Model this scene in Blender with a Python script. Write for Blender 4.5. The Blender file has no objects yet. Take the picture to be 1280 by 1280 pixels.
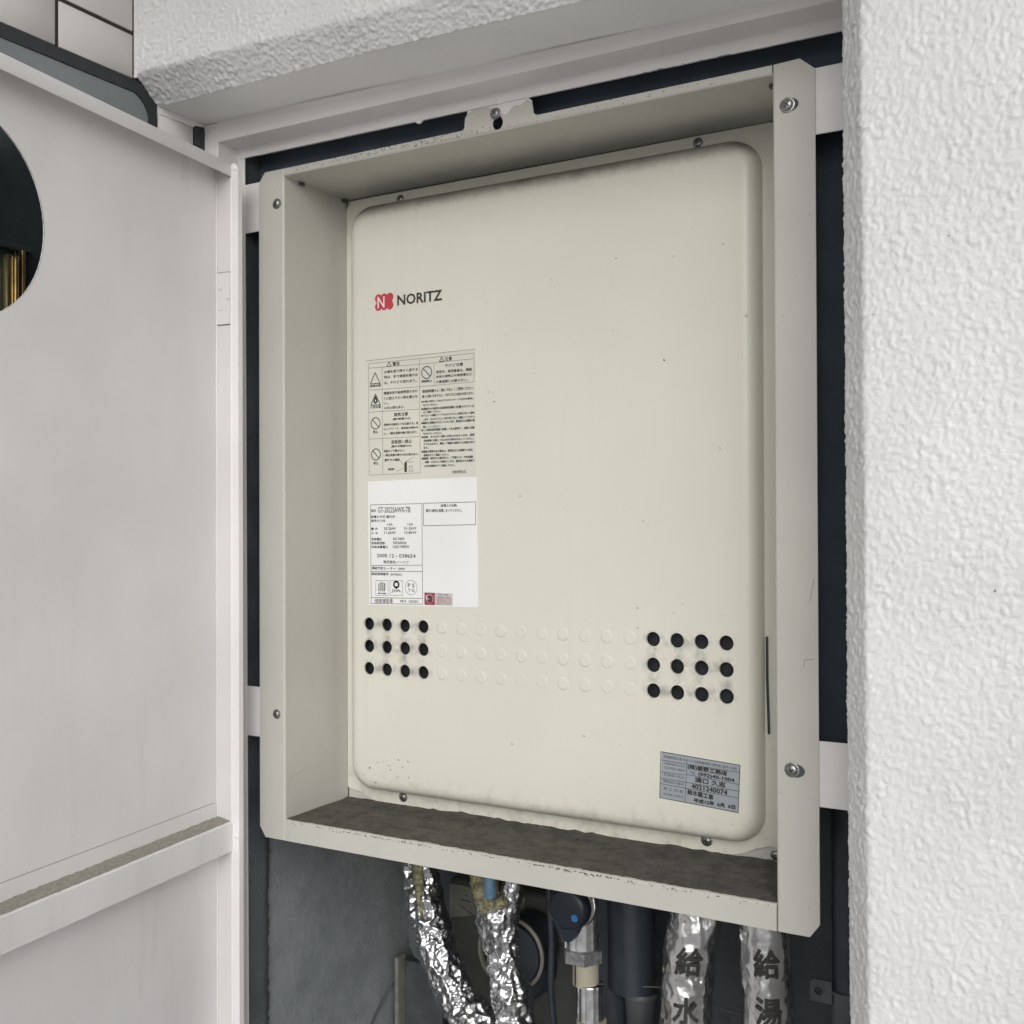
import bpy, bmesh, math, random
import numpy as np
from mathutils import Vector, Matrix
from mathutils.geometry import tessellate_polygon
R = math.radians
PI = math.pi
scene = bpy.context.scene
COL = scene.collection

# ------------------------------------------------------------------ camera
cam_d = bpy.data.cameras.new('camera')
cam = bpy.data.objects.new('camera', cam_d)
COL.objects.link(cam)
scene.camera = cam
YAW, PITCH, ROLL, FPX = 0.5248, 0.0080, -0.0035, 1392.6
fw = Vector((-math.sin(YAW)*math.cos(PITCH), math.cos(YAW)*math.cos(PITCH), math.sin(PITCH)))
rt = Vector((math.cos(YAW), math.sin(YAW), 0))
up = rt.cross(fw)
rt2 = rt*math.cos(ROLL)+up*math.sin(ROLL)
up2 = -rt*math.sin(ROLL)+up*math.cos(ROLL)
M = Matrix((rt2, up2, -fw)).transposed().to_4x4()
M.translation = Vector((0.8797, -0.9499, 0.3549))
cam.matrix_world = M
cam_d.sensor_width = 36
cam_d.lens = FPX/1280*36
cam_d.clip_start = 0.02
cam_d.clip_end = 2000

# ------------------------------------------------------------------ sky, sun, exposure
SUN_EL, SUN_AZ = R(27), R(152)          # azimuth clockwise from +Y
world = bpy.data.worlds.new('World')
scene.world = world
world.use_nodes = True
wn = world.node_tree.nodes; wl = world.node_tree.links
sky = wn.new('ShaderNodeTexSky')
sky.sky_type = 'NISHITA'; sky.sun_disc = False
sky.sun_elevation = SUN_EL; sky.sun_rotation = SUN_AZ
sky.air_density = 1.0; sky.dust_density = 2.0; sky.ozone_density = 0.6
wb = wn.new('ShaderNodeHueSaturation'); wb.inputs['Saturation'].default_value = 0.12
wl.new(sky.outputs['Color'], wb.inputs['Color'])
wl.new(wb.outputs['Color'], wn['Background'].inputs['Color'])
wn['Background'].inputs['Strength'].default_value = 0.15
sd = bpy.data.lights.new('sun', 'SUN')
sd.energy = 1.35; sd.angle = R(42); sd.color = (1.0, 0.99, 0.985)
so = bpy.data.objects.new('sun', sd); COL.objects.link(so)
sdir = Vector((math.sin(SUN_AZ)*math.cos(SUN_EL), math.cos(SUN_AZ)*math.cos(SUN_EL), math.sin(SUN_EL)))
so.rotation_euler = sdir.to_track_quat('Z', 'Y').to_euler()
so.location = sdir*5
scene.view_settings.view_transform = 'Standard'
scene.view_settings.look = 'None'
scene.view_settings.exposure = -0.28
scene.view_settings.gamma = 1.0

random.seed(7)
rng = np.random.default_rng(7)

# ------------------------------------------------------------------ materials
class NT:
    def __init__(s, name):
        s.m = bpy.data.materials.new(name); s.m.use_nodes = True
        s.t = s.m.node_tree; s.b = s.t.nodes['Principled BSDF']
        s.pos = None
    def n(s, typ, **kw):
        o = s.t.nodes.new(typ)
        for k, v in kw.items():
            if k in o.inputs: s.put(o.inputs[k], v)
            else: setattr(o, k, v)
        return o
    def put(s, sock, v):
        if isinstance(v, bpy.types.NodeSocket): s.t.links.new(v, sock)
        else: sock.default_value = v
    def P(s):
        if s.pos is None:
            g = s.t.nodes.new('ShaderNodeNewGeometry'); s.pos = g.outputs['Position']
        return s.pos
    def xyz(s):
        o = s.n('ShaderNodeSeparateXYZ'); s.t.links.new(s.P(), o.inputs[0]); return o.outputs
    def m_(s, op, a, b=0.0, c=0.0, clamp=False):
        o = s.t.nodes.new('ShaderNodeMath'); o.operation = op; o.use_clamp = clamp
        s.put(o.inputs[0], a); s.put(o.inputs[1], b); s.put(o.inputs[2], c); return o.outputs[0]
    def noise(s, scale, detail=4.0, rough=0.5, stretch=None):
        o = s.t.nodes.new('ShaderNodeTexNoise'); v = s.P()
        if stretch:
            mp = s.t.nodes.new('ShaderNodeMapping'); s.t.links.new(v, mp.inputs['Vector'])
            mp.inputs['Scale'].default_value = stretch; v = mp.outputs[0]
        s.t.links.new(v, o.inputs['Vector'])
        o.inputs['Scale'].default_value = scale; o.inputs['Detail'].default_value = detail; o.inputs['Roughness'].default_value = rough
        return o.outputs[0]
    def ramp(s, v, lo, hi, a=0.0, b=1.0, smooth=True):
        o = s.t.nodes.new('ShaderNodeMapRange'); o.interpolation_type = 'SMOOTHSTEP' if smooth else 'LINEAR'
        s.put(o.inputs[0], v)
        for i, x in enumerate((lo, hi, a, b)): s.put(o.inputs[i+1], x)
        return o.outputs[0]
    def mix(s, f, a, b):
        o = s.t.nodes.new('ShaderNodeMix'); o.data_type = 'RGBA'
        s.put(o.inputs[0], f)
        for i, c in ((6, a), (7, b)):
            s.put(o.inputs[i], c if isinstance(c, bpy.types.NodeSocket) else (*c, 1))
        return o.outputs[2]
    def bump(s, h, strength, dist):
        o = s.t.nodes.new('ShaderNodeBump'); o.inputs['Strength'].default_value = strength; o.inputs['Distance'].default_value = dist
        s.put(o.inputs['Height'], h)
        if s.b.inputs['Normal'].is_linked:
            s.t.links.new(s.b.inputs['Normal'].links[0].from_socket, o.inputs['Normal'])
        s.t.links.new(o.outputs[0], s.b.inputs['Normal'])
    def out(s, col=None, rough=None, metal=None, spec=None):
        if col is not None: s.put(s.b.inputs['Base Color'], col if isinstance(col, bpy.types.NodeSocket) else (*col, 1))
        if rough is not None: s.put(s.b.inputs['Roughness'], rough)
        if metal is not None: s.put(s.b.inputs['Metallic'], metal)
        if spec is not None: s.put(s.b.inputs['Specular IOR Level'], spec)
        return s.m

def simple(name, col, rough=0.5, metal=0.0, var=0.08, vscale=25, bscale=0, bstr=0.2, bdist=0.001, spec=0.5):
    q = NT(name)
    dk = tuple(c*(1-var) for c in col); lt = tuple(min(1, c*(1+var)) for c in col)
    c = q.mix(q.ramp(q.noise(vscale), 0.3, 0.7), dk, lt)
    if bscale: q.bump(q.noise(bscale, 3), bstr, bdist)
    return q.out(c, rough, metal, spec)

def dirty_paint(name, col, rough=0.45, dirt=(0.10, 0.09, 0.075), amount=0.5, bscale=260, bstr=0.12, streak=0.35, specks=True):
    q = NT(name)
    dk = tuple(c*0.95 for c in col); lt = tuple(min(1, c*1.03) for c in col)
    c = q.mix(q.ramp(q.noise(7, 4), 0.3, 0.7), dk, lt)
    g = q.ramp(q.noise(38, 6, 0.7), 0.56, 0.80, 0, streak*amount)
    c = q.mix(g, c, tuple(x*0.55 for x in col))
    if specks:
        sp = q.ramp(q.noise(330, 2), 0.735, 0.78, 0, amount)
        c = q.mix(sp, c, dirt)
        sm = q.m_('MULTIPLY', q.ramp(q.noise(120, 5, 0.65), 0.66, 0.74, 0, amount), q.ramp(q.noise(14, 2), 0.52, 0.66))
        c = q.mix(sm, c, dirt)
    q.bump(q.noise(bscale, 3), bstr, 0.0006)
    return q.out(c, rough)

CREAM = (0.50, 0.49, 0.445)
m_stile = dirty_paint('stile_paint', (0.64, 0.615, 0.605), 0.40, amount=0.08, bscale=90, bstr=0.08)
m_cream = dirty_paint('cream_frame_paint', CREAM, 0.45, amount=0.55)
m_white = dirty_paint('white_gloss_paint', (0.77, 0.745, 0.74), 0.38, amount=0.10, bscale=120, bstr=0.10, streak=0.5)
m_doorw = dirty_paint('door_paint', (0.77, 0.755, 0.75), 0.42, amount=0.12, bscale=90, bstr=0.10, streak=0.5)

def shaded_cream():  # cream paint with the recess shade painted in, darker toward the back
    m = dirty_paint('shaded_cream_paint', CREAM, 0.45, amount=0.55)
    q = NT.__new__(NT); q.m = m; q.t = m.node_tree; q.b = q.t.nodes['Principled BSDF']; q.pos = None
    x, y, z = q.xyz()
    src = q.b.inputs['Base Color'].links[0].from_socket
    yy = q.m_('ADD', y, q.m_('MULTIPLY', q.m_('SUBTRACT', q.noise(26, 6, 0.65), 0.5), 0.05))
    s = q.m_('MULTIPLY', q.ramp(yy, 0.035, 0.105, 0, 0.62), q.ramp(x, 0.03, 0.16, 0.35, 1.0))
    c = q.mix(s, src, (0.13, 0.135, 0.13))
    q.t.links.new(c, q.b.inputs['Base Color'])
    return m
def heater_paint():
    q = NT('heater_enamel')
    x, y, z = q.xyz()
    c = q.mix(q.ramp(q.noise(5, 3), 0.3, 0.7), (0.645, 0.632, 0.55), (0.675, 0.662, 0.58))
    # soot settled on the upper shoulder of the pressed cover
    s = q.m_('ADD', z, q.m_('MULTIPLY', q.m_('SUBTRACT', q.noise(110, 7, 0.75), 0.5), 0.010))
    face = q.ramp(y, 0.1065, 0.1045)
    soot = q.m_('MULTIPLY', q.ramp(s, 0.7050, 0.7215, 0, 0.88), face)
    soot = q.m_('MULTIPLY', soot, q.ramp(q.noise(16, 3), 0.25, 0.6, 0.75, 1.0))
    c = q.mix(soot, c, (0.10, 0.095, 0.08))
    # grey smudges in the web between the open vent holes
    def win(v, a, b, e=0.006):
        return q.m_('MULTIPLY', q.ramp(v, a-e, a+e), q.ramp(v, b+e, b-e))
    bl = q.m_('MAXIMUM', win(x, 0.080, 0.172), win(x, 0.432, 0.526))
    bl = q.m_('MULTIPLY', bl, win(z, 0.178, 0.242))
    uu = q.m_('ABSOLUTE', q.m_('COSINE', q.m_('MULTIPLY', q.m_('SUBTRACT', x, 0.0860), PI/0.0254)))
    vv = q.m_('ABSOLUTE', q.m_('COSINE', q.m_('MULTIPLY', q.m_('SUBTRACT', z, 0.1842), PI/0.0258)))
    web = q.m_('POWER', q.m_('MAXIMUM', uu, vv), 3.0)
    sm = q.m_('MULTIPLY', q.m_('MULTIPLY', bl, web), q.ramp(q.noise(75, 5, 0.6), 0.36, 0.66, 0, 0.62))
    c = q.mix(sm, c, (0.17, 0.16, 0.14))
    # chips at the lower left corner
    ch = q.m_('MULTIPLY', win(x, 0.058, 0.128, 0.014), win(z, 0.052, 0.092, 0.014))
    ch = q.m_('MULTIPLY', ch, q.m_('MULTIPLY', q.ramp(q.noise(230, 5, 0.7), 0.62, 0.68, 0, 0.75), q.ramp(q.noise(45, 3), 0.46, 0.56)))
    c = q.mix(ch, c, (0.06, 0.055, 0.05))
    # faint run marks and handling smudges
    st = q.m_('MULTIPLY', q.ramp(q.noise(1.0, 5, 0.6, (70, 70, 4)), 0.52, 0.75, 0, 0.10), q.ramp(q.noise(5, 3), 0.4, 0.65))
    c = q.mix(st, c, (0.40, 0.37, 0.30))
    sg = q.m_('MULTIPLY', q.ramp(q.noise(24, 5, 0.65), 0.58, 0.75, 0, 0.16), q.ramp(q.noise(4, 2), 0.45, 0.65))
    c = q.mix(sg, c, (0.36, 0.34, 0.29))
    # rubbed dirt along the lower edge and sparse specks
    lo = q.m_('MULTIPLY', q.ramp(z, 0.075, 0.045), q.ramp(q.noise(70, 6, 0.7), 0.45, 0.75, 0, 0.40))
    c = q.mix(lo, c, (0.26, 0.24, 0.20))
    sp = q.m_('MULTIPLY', q.ramp(q.noise(300, 2), 0.765, 0.79, 0, 0.9), q.ramp(q.noise(9, 2), 0.5, 0.62))
    c = q.mix(sp, c, (0.08, 0.07, 0.06))
    q.bump(q.noise(420, 2), 0.10, 0.0005)
    q.bump(q.noise(9, 2), 0.22, 0.004)
    return q.out(c, 0.40)
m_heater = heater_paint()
m_top = shaded_cream()

def stucco_mat():
    q = NT('white_stucco_paint')
    c = q.mix(q.ramp(q.noise(9, 5), 0.3, 0.7), (0.675, 0.672, 0.668), (0.735, 0.732, 0.728))
    c = q.mix(q.ramp(q.noise(3.5, 6, 0.65), 0.52, 0.75, 0, 0.16), c, (0.42, 0.41, 0.39))
    sp = q.ramp(q.noise(240, 2), 0.755, 0.775, 0, 0.8)
    c = q.mix(q.m_('MULTIPLY', sp, q.ramp(q.noise(22, 2), 0.55, 0.62)), c, (0.10, 0.09, 0.08))
    q.bump(q.noise(480, 4, 0.65), 0.50, 0.001)
    return q.out(c, 0.42)
m_stucco = stucco_mat()
m_soffit = dirty_paint('soffit_plaster', (0.82, 0.815, 0.81), 0.7, amount=0.1, bscale=150, bstr=0.5)

def mortar_mat(name, a, b):
    q = NT(name)
    c = q.mix(q.ramp(q.noise(7, 7, 0.62), 0.3, 0.7), a, b)
    c = q.mix(q.ramp(q.noise(48, 6, 0.7), 0.58, 0.74, 0, 0.55), c, tuple(v*0.5 for v in a))
    q.bump(q.noise(90, 6, 0.7), 0.7, 0.003)
    return q.out(c, 0.9)
m_mortar = mortar_mat('grey_mortar', (0.165, 0.18, 0.185), (0.28, 0.30, 0.305))
m_lining = mortar_mat('rough_dark_mortar', (0.06, 0.072, 0.08), (0.12, 0.135, 0.14))
m_back2 = simple('dark_gap_shade', (0.030, 0.040, 0.054), 0.8, var=0.15)  # shade of the right gap put into a sheet colour
m_back = simple('navy_gap_shade', (0.078, 0.10, 0.13), 0.8, var=0.1)  # dim tone of the top gap put into a sheet colour
m_shaft = mortar_mat('shaft_concrete', (0.075, 0.085, 0.095), (0.11, 0.12, 0.13))
m_conc = mortar_mat('floor_concrete', (0.47, 0.47, 0.465), (0.56, 0.56, 0.555))
m_ceil = simple('ceiling_paint', (0.62, 0.62, 0.61), 0.8)
m_tile = simple('glazed_tile', (0.66, 0.64, 0.62), 0.30, var=0.03, vscale=6, bscale=30, bstr=0.05)
m_grout = simple('dark_grout', (0.045, 0.04, 0.036), 0.9, bscale=400, bstr=0.6)
m_seal = simple('dark_sealant', (0.03, 0.034, 0.037), 0.6, bscale=120, bstr=0.4)
m_grey = simple('grey_steel_paint', (0.22, 0.245, 0.25), 0.45, var=0.04, bscale=300, bstr=0.08)
m_leaf = simple('dark_door_leaf', (0.030, 0.042, 0.043), 0.25, var=0.3, vscale=9)
m_brass = simple('brass', (0.50, 0.41, 0.22), 0.28, 1.0, var=0.15, vscale=60)
m_black = simple('black_hole_mesh', (0.02, 0.022, 0.026), 0.6, var=0.4, vscale=60)
m_screw = simple('zinc_screw', (0.34, 0.34, 0.33), 0.35, 1.0, var=0.3, vscale=600, bscale=900, bstr=0.3)
m_ink = simple('black_ink', (0.035, 0.035, 0.032), 0.6, var=0.2)
m_ink2 = simple('grey_ink', (0.045, 0.045, 0.04), 0.6, var=0.2)
m_red = simple('red_ink', (0.50, 0.045, 0.07), 0.45, var=0.05)
m_wred = simple('dark_red_ink', (0.33, 0.035, 0.07), 0.45, var=0.05)
m_lwhite = simple('white_print', (0.80, 0.78, 0.74), 0.5, var=0.02)
m_wlabel = dirty_paint('cream_label_film', (0.64, 0.632, 0.555), 0.42, amount=0.15)
m_rlabel = dirty_paint('white_label_film', (0.80, 0.80, 0.79), 0.38, amount=0.12, streak=0.3)
m_glabel = dirty_paint('silver_grey_label_film', (0.30, 0.33, 0.36), 0.4, amount=0.5)
m_slabel = simple('grey_seal_film', (0.52, 0.50, 0.49), 0.4)
m_steel = simple('bright_steel', (0.82, 0.82, 0.82), 0.15, 1.0, var=0.2, vscale=90, bscale=200, bstr=0.15)
m_galv = simple('galvanised_nut', (0.30, 0.31, 0.31), 0.45, 0.8, var=0.25, vscale=200)
m_beige = simple('beige_vinyl_pipe', (0.34, 0.31, 0.24), 0.5, var=0.1, bscale=200)
m_navy = simple('navy_plastic_cap', (0.008, 0.012, 0.022), 0.4, var=0.3)
m_blue = simple('blue_plastic', (0.02, 0.16, 0.42), 0.4)
m_lblue = simple('light_blue_tape', (0.11, 0.21, 0.31), 0.5, var=0.15, vscale=150)
m_wool = simple('yellowed_insulation', (0.25, 0.235, 0.14), 0.95, var=0.5, vscale=160, bscale=260, bstr=1.0, bdist=0.004)
m_dpipe = simple('dark_wrapped_pipe', (0.028, 0.034, 0.045), 0.45, var=0.25, bscale=60, bstr=0.4)
m_dgrey = simple('dark_grey_fitting', (0.06, 0.065, 0.07), 0.5, var=0.25)
m_meter = simple('olive_grey_meter_case', (0.075, 0.08, 0.07), 0.5, var=0.15, vscale=12)
m_plate = simple('pale_meter_plate', (0.17, 0.17, 0.15), 0.45, var=0.15, vscale=50)
m_ring = simple('beige_plastic_ring', (0.18, 0.165, 0.14), 0.45, var=0.15)
def dent(m):
    q = NT.__new__(NT); q.m = m; q.t = m.node_tree; q.b = q.t.nodes['Principled BSDF']; q.pos = None
    q.bump(q.noise(4.5, 2), 0.35, 0.006)
    src = q.b.inputs['Base Color'].links[0].from_socket
    s = q.m_('MULTIPLY', q.ramp(q.noise(1.0, 6, 0.65, (40, 40, 5)), 0.50, 0.78, 0, 0.22), q.ramp(q.noise(3, 3), 0.42, 0.62))
    q.t.links.new(q.mix(s, src, (0.45, 0.43, 0.41)), q.b.inputs['Base Color'])
dent(m_doorw)
m_hinge = dirty_paint('hinge_paint', (0.67, 0.645, 0.635), 0.36, amount=0.05)

def foil_mat(name, base, rough, bscale):
    q = NT(name)
    c = q.mix(q.ramp(q.noise(35, 5), 0.35, 0.65), tuple(v*0.8 for v in base), base)
    q.bump(q.noise(bscale, 3, 0.5), 0.22, 0.0015)
    return q.out(c, rough, 1.0)
m_foil = foil_mat('crumpled_aluminium_foil', (0.66, 0.67, 0.68), 0.25, 260)
m_foil2 = foil_mat('aluminium_tape', (0.80, 0.80, 0.80), 0.26, 140)

def dust_mat():
    q = NT('settled_dust')
    c = q.mix(q.ramp(q.noise(60, 7, 0.7), 0.3, 0.7), (0.060, 0.056, 0.048), (0.125, 0.115, 0.095))
    c = q.mix(q.ramp(q.noise(420, 2), 0.76, 0.80), c, (0.40, 0.38, 0.34))
    q.bump(q.noise(500, 5, 0.7), 0.9, 0.002)
    return q.out(c, 0.98)
m_dust = dust_mat()
m_dust2 = simple('grey_dust', (0.29, 0.275, 0.24), 0.95, var=0.14, vscale=260, bscale=500, bstr=0.7)

# ------------------------------------------------------------------ object helpers
def thing(name, label, cat, loc=(0, 0, 0), rotz=0.0, group=None):
    o = bpy.data.objects.new(name, None); COL.objects.link(o)
    o.empty_display_size = 0.05
    o.location = loc; o.rotation_euler = (0, 0, rotz)
    o['label'] = label; o['category'] = cat
    if group: o['group'] = group
    return o
def wm(o):
    m = Matrix.LocRotScale(o.location, o.rotation_euler, o.scale)
    return wm(o.parent) @ m if o.parent else m
def part(name, bm, mat, parent=None, smooth=False, label=None, kind=None, local=False, auto=None):
    """one mesh object; geometry is given in world coordinates unless local"""
    if isinstance(bm, bpy.types.Mesh): me = bm
    else:
        me = bpy.data.meshes.new(name); bm.normal_update(); bm.to_mesh(me); bm.free()
    if parent is not None and not local: me.transform(wm(parent).inverted())
    if isinstance(mat, (list, tuple)):
        for q in mat: me.materials.append(q)
    else: me.materials.append(mat)
    if smooth:
        me.polygons.foreach_set('use_smooth', [True]*len(me.polygons))
        if auto is not None:
            me.set_sharp_from_angle(angle=R(auto))
    o = bpy.data.objects.new(name, me); COL.objects.link(o)
    o.parent = parent
    if label: o['label'] = label
    if kind: o['kind'] = kind
    return o
def inst(src, loc, parent, rot=(0, 0, 0)):
    c = src.copy(); COL.objects.link(c); c.parent = parent
    c.location = wm(parent).inverted() @ Vector(loc) if parent else loc
    c.rotation_euler = rot
    return c
def B(): return bmesh.new()
def box(bm, x0, x1, y0, y1, z0, z1, bev=0.0, seg=2):
    vs = [bm.verts.new((x, y, z)) for x in (x0, x1) for y in (y0, y1) for z in (z0, z1)]
    fs = [bm.faces.new([vs[i] for i in f]) for f in ((0, 1, 3, 2), (4, 6, 7, 5), (0, 4, 5, 1), (2, 3, 7, 6), (0, 2, 6, 4), (1, 5, 7, 3))]
    if bev:
        es = list({e for f in fs for e in f.edges})
        bmesh.ops.bevel(bm, geom=es, offset=bev, segments=seg, affect='EDGES', profile=0.5)
    return bm
def prism(bm, pts, fn, d0, d1, holes=()):
    """extruded polygon with holes; fn(u, v, d) -> xyz"""
    loops = [list(pts)]+[list(h) for h in holes]
    flat = [p for l in loops for p in l]
    tris = tessellate_polygon([[Vector((p[0], p[1], 0)) for p in l] for l in loops])
    a = [bm.verts.new(fn(p[0], p[1], d0)) for p in flat]
    b = [bm.verts.new(fn(p[0], p[1], d1)) for p in flat]
    for t in tris:
        try:
            bm.faces.new([a[i] for i in t]); bm.faces.new([b[i] for i in reversed(t)])
        except ValueError: pass
    k = 0
    for l in loops:
        n = len(l)
        for i in range(n):
            j = (i+1) % n
            bm.faces.new([a[k+i], a[k+j], b[k+j], b[k+i]])
        k += n
    bmesh.ops.recalc_face_normals(bm, faces=bm.faces[:])
    return bm
XZ = lambda u, v, d: (u, d, v)
YZ = lambda u, v, d: (d, u, v)
XY = lambda u, v, d: (u, v, d)
def circle(cx, cy, r, n=24, ph=0.0): return [(cx+r*math.cos(ph+2*PI*i/n), cy+r*math.sin(ph+2*PI*i/n)) for i in range(n)]
def frame_of(d):
    d = Vector(d).normalized(); a = Vector((0, 0, 1)) if abs(d.z) < 0.9 else Vector((0, 1, 0))
    u = d.cross(a).normalized(); return u, d.cross(u).normalized(), d
def lathe(bm, p, d, prof, n=24, cap=True):
    """prof = [(distance along d, radius)]"""
    u, v, w = frame_of(d); p = Vector(p); rings = []
    for t, r in prof:
        rings.append([bm.verts.new(p+w*t+(u*math.cos(2*PI*i/n)+v*math.sin(2*PI*i/n))*r) for i in range(n)])
    for A, C in zip(rings, rings[1:]):
        for i in range(n):
            j = (i+1) % n; bm.faces.new([A[i], A[j], C[j], C[i]])
    if cap:
        bm.faces.new(rings[0][::-1]); bm.faces.new(rings[-1])
    bmesh.ops.recalc_face_normals(bm, faces=bm.faces[:])
    return bm
def smooth_path(pts, k):
    out = []
    P = [Vector(p) for p in pts]; P = [2*P[0]-P[1]]+P+[2*P[-1]-P[-2]]
    for i in range(1, len(P)-2):
        for s in range(k):
            t = s/k
            out.append(0.5*((2*P[i])+(P[i+1]-P[i-1])*t+(2*P[i-1]-5*P[i]+4*P[i+1]-P[i+2])*t*t+(3*P[i]-P[i-1]-3*P[i+1]+P[i+2])*t**3))
    out.append(P[-2]); return out
def tube(bm, pts, rad, n=12, jit=0.0, cap=True):
    """rad: number or function(t) ; jit: crumple amplitude"""
    rings = []; m = len(pts)
    u = None
    for k, p in enumerate(pts):
        d = (pts[min(k+1, m-1)]-pts[max(k-1, 0)]).normalized()
        if u is None: u = frame_of(d)[0]
        u = (u-d*u.dot(d)).normalized(); v = d.cross(u)
        r = rad(k/(m-1)) if callable(rad) else rad
        ring = []
        for i in range(n):
            a = 2*PI*(i+(0.5 if (k % 2 and jit) else 0))/n
            rr = r; al = 0.0; aa = a
            if jit:
                rr += random.gauss(0, jit); al = random.uniform(-1, 1)*jit*0.9; aa = a+random.uniform(-1, 1)*jit/r*0.8
            ring.append(bm.verts.new(p+(u*math.cos(aa)+v*math.sin(aa))*rr+d*al))
        rings.append(ring)
    for k, (A, C) in enumerate(zip(rings, rings[1:])):
        for i in range(n):
            j = (i+1) % n
            if jit:
                if k % 2 == 0:
                    bm.faces.new([A[i], A[j], C[i]]); bm.faces.new([A[j], C[j], C[i]])
                else:
                    bm.faces.new([A[i], C[j], C[i]]); bm.faces.new([A[i], A[j], C[j]])
            else: bm.faces.new([A[i], A[j], C[j], C[i]])
    if cap:
        bm.faces.new(rings[0][::-1]); bm.faces.new(rings[-1])
    bmesh.ops.recalc_face_normals(bm, faces=bm.faces[:])
    return bm
def rrect(x0, x1, z0, z1, r, n=8):
    out = []
    for cx, cz, a0 in ((x1-r, z1-r, 0), (x0+r, z1-r, 90), (x0+r, z0+r, 180), (x1-r, z0+r, 270)):
        for i in range(n+1):
            a = R(a0+90*i/n); out.append((cx+r*math.cos(a), cz+r*math.sin(a)))
    return out
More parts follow.
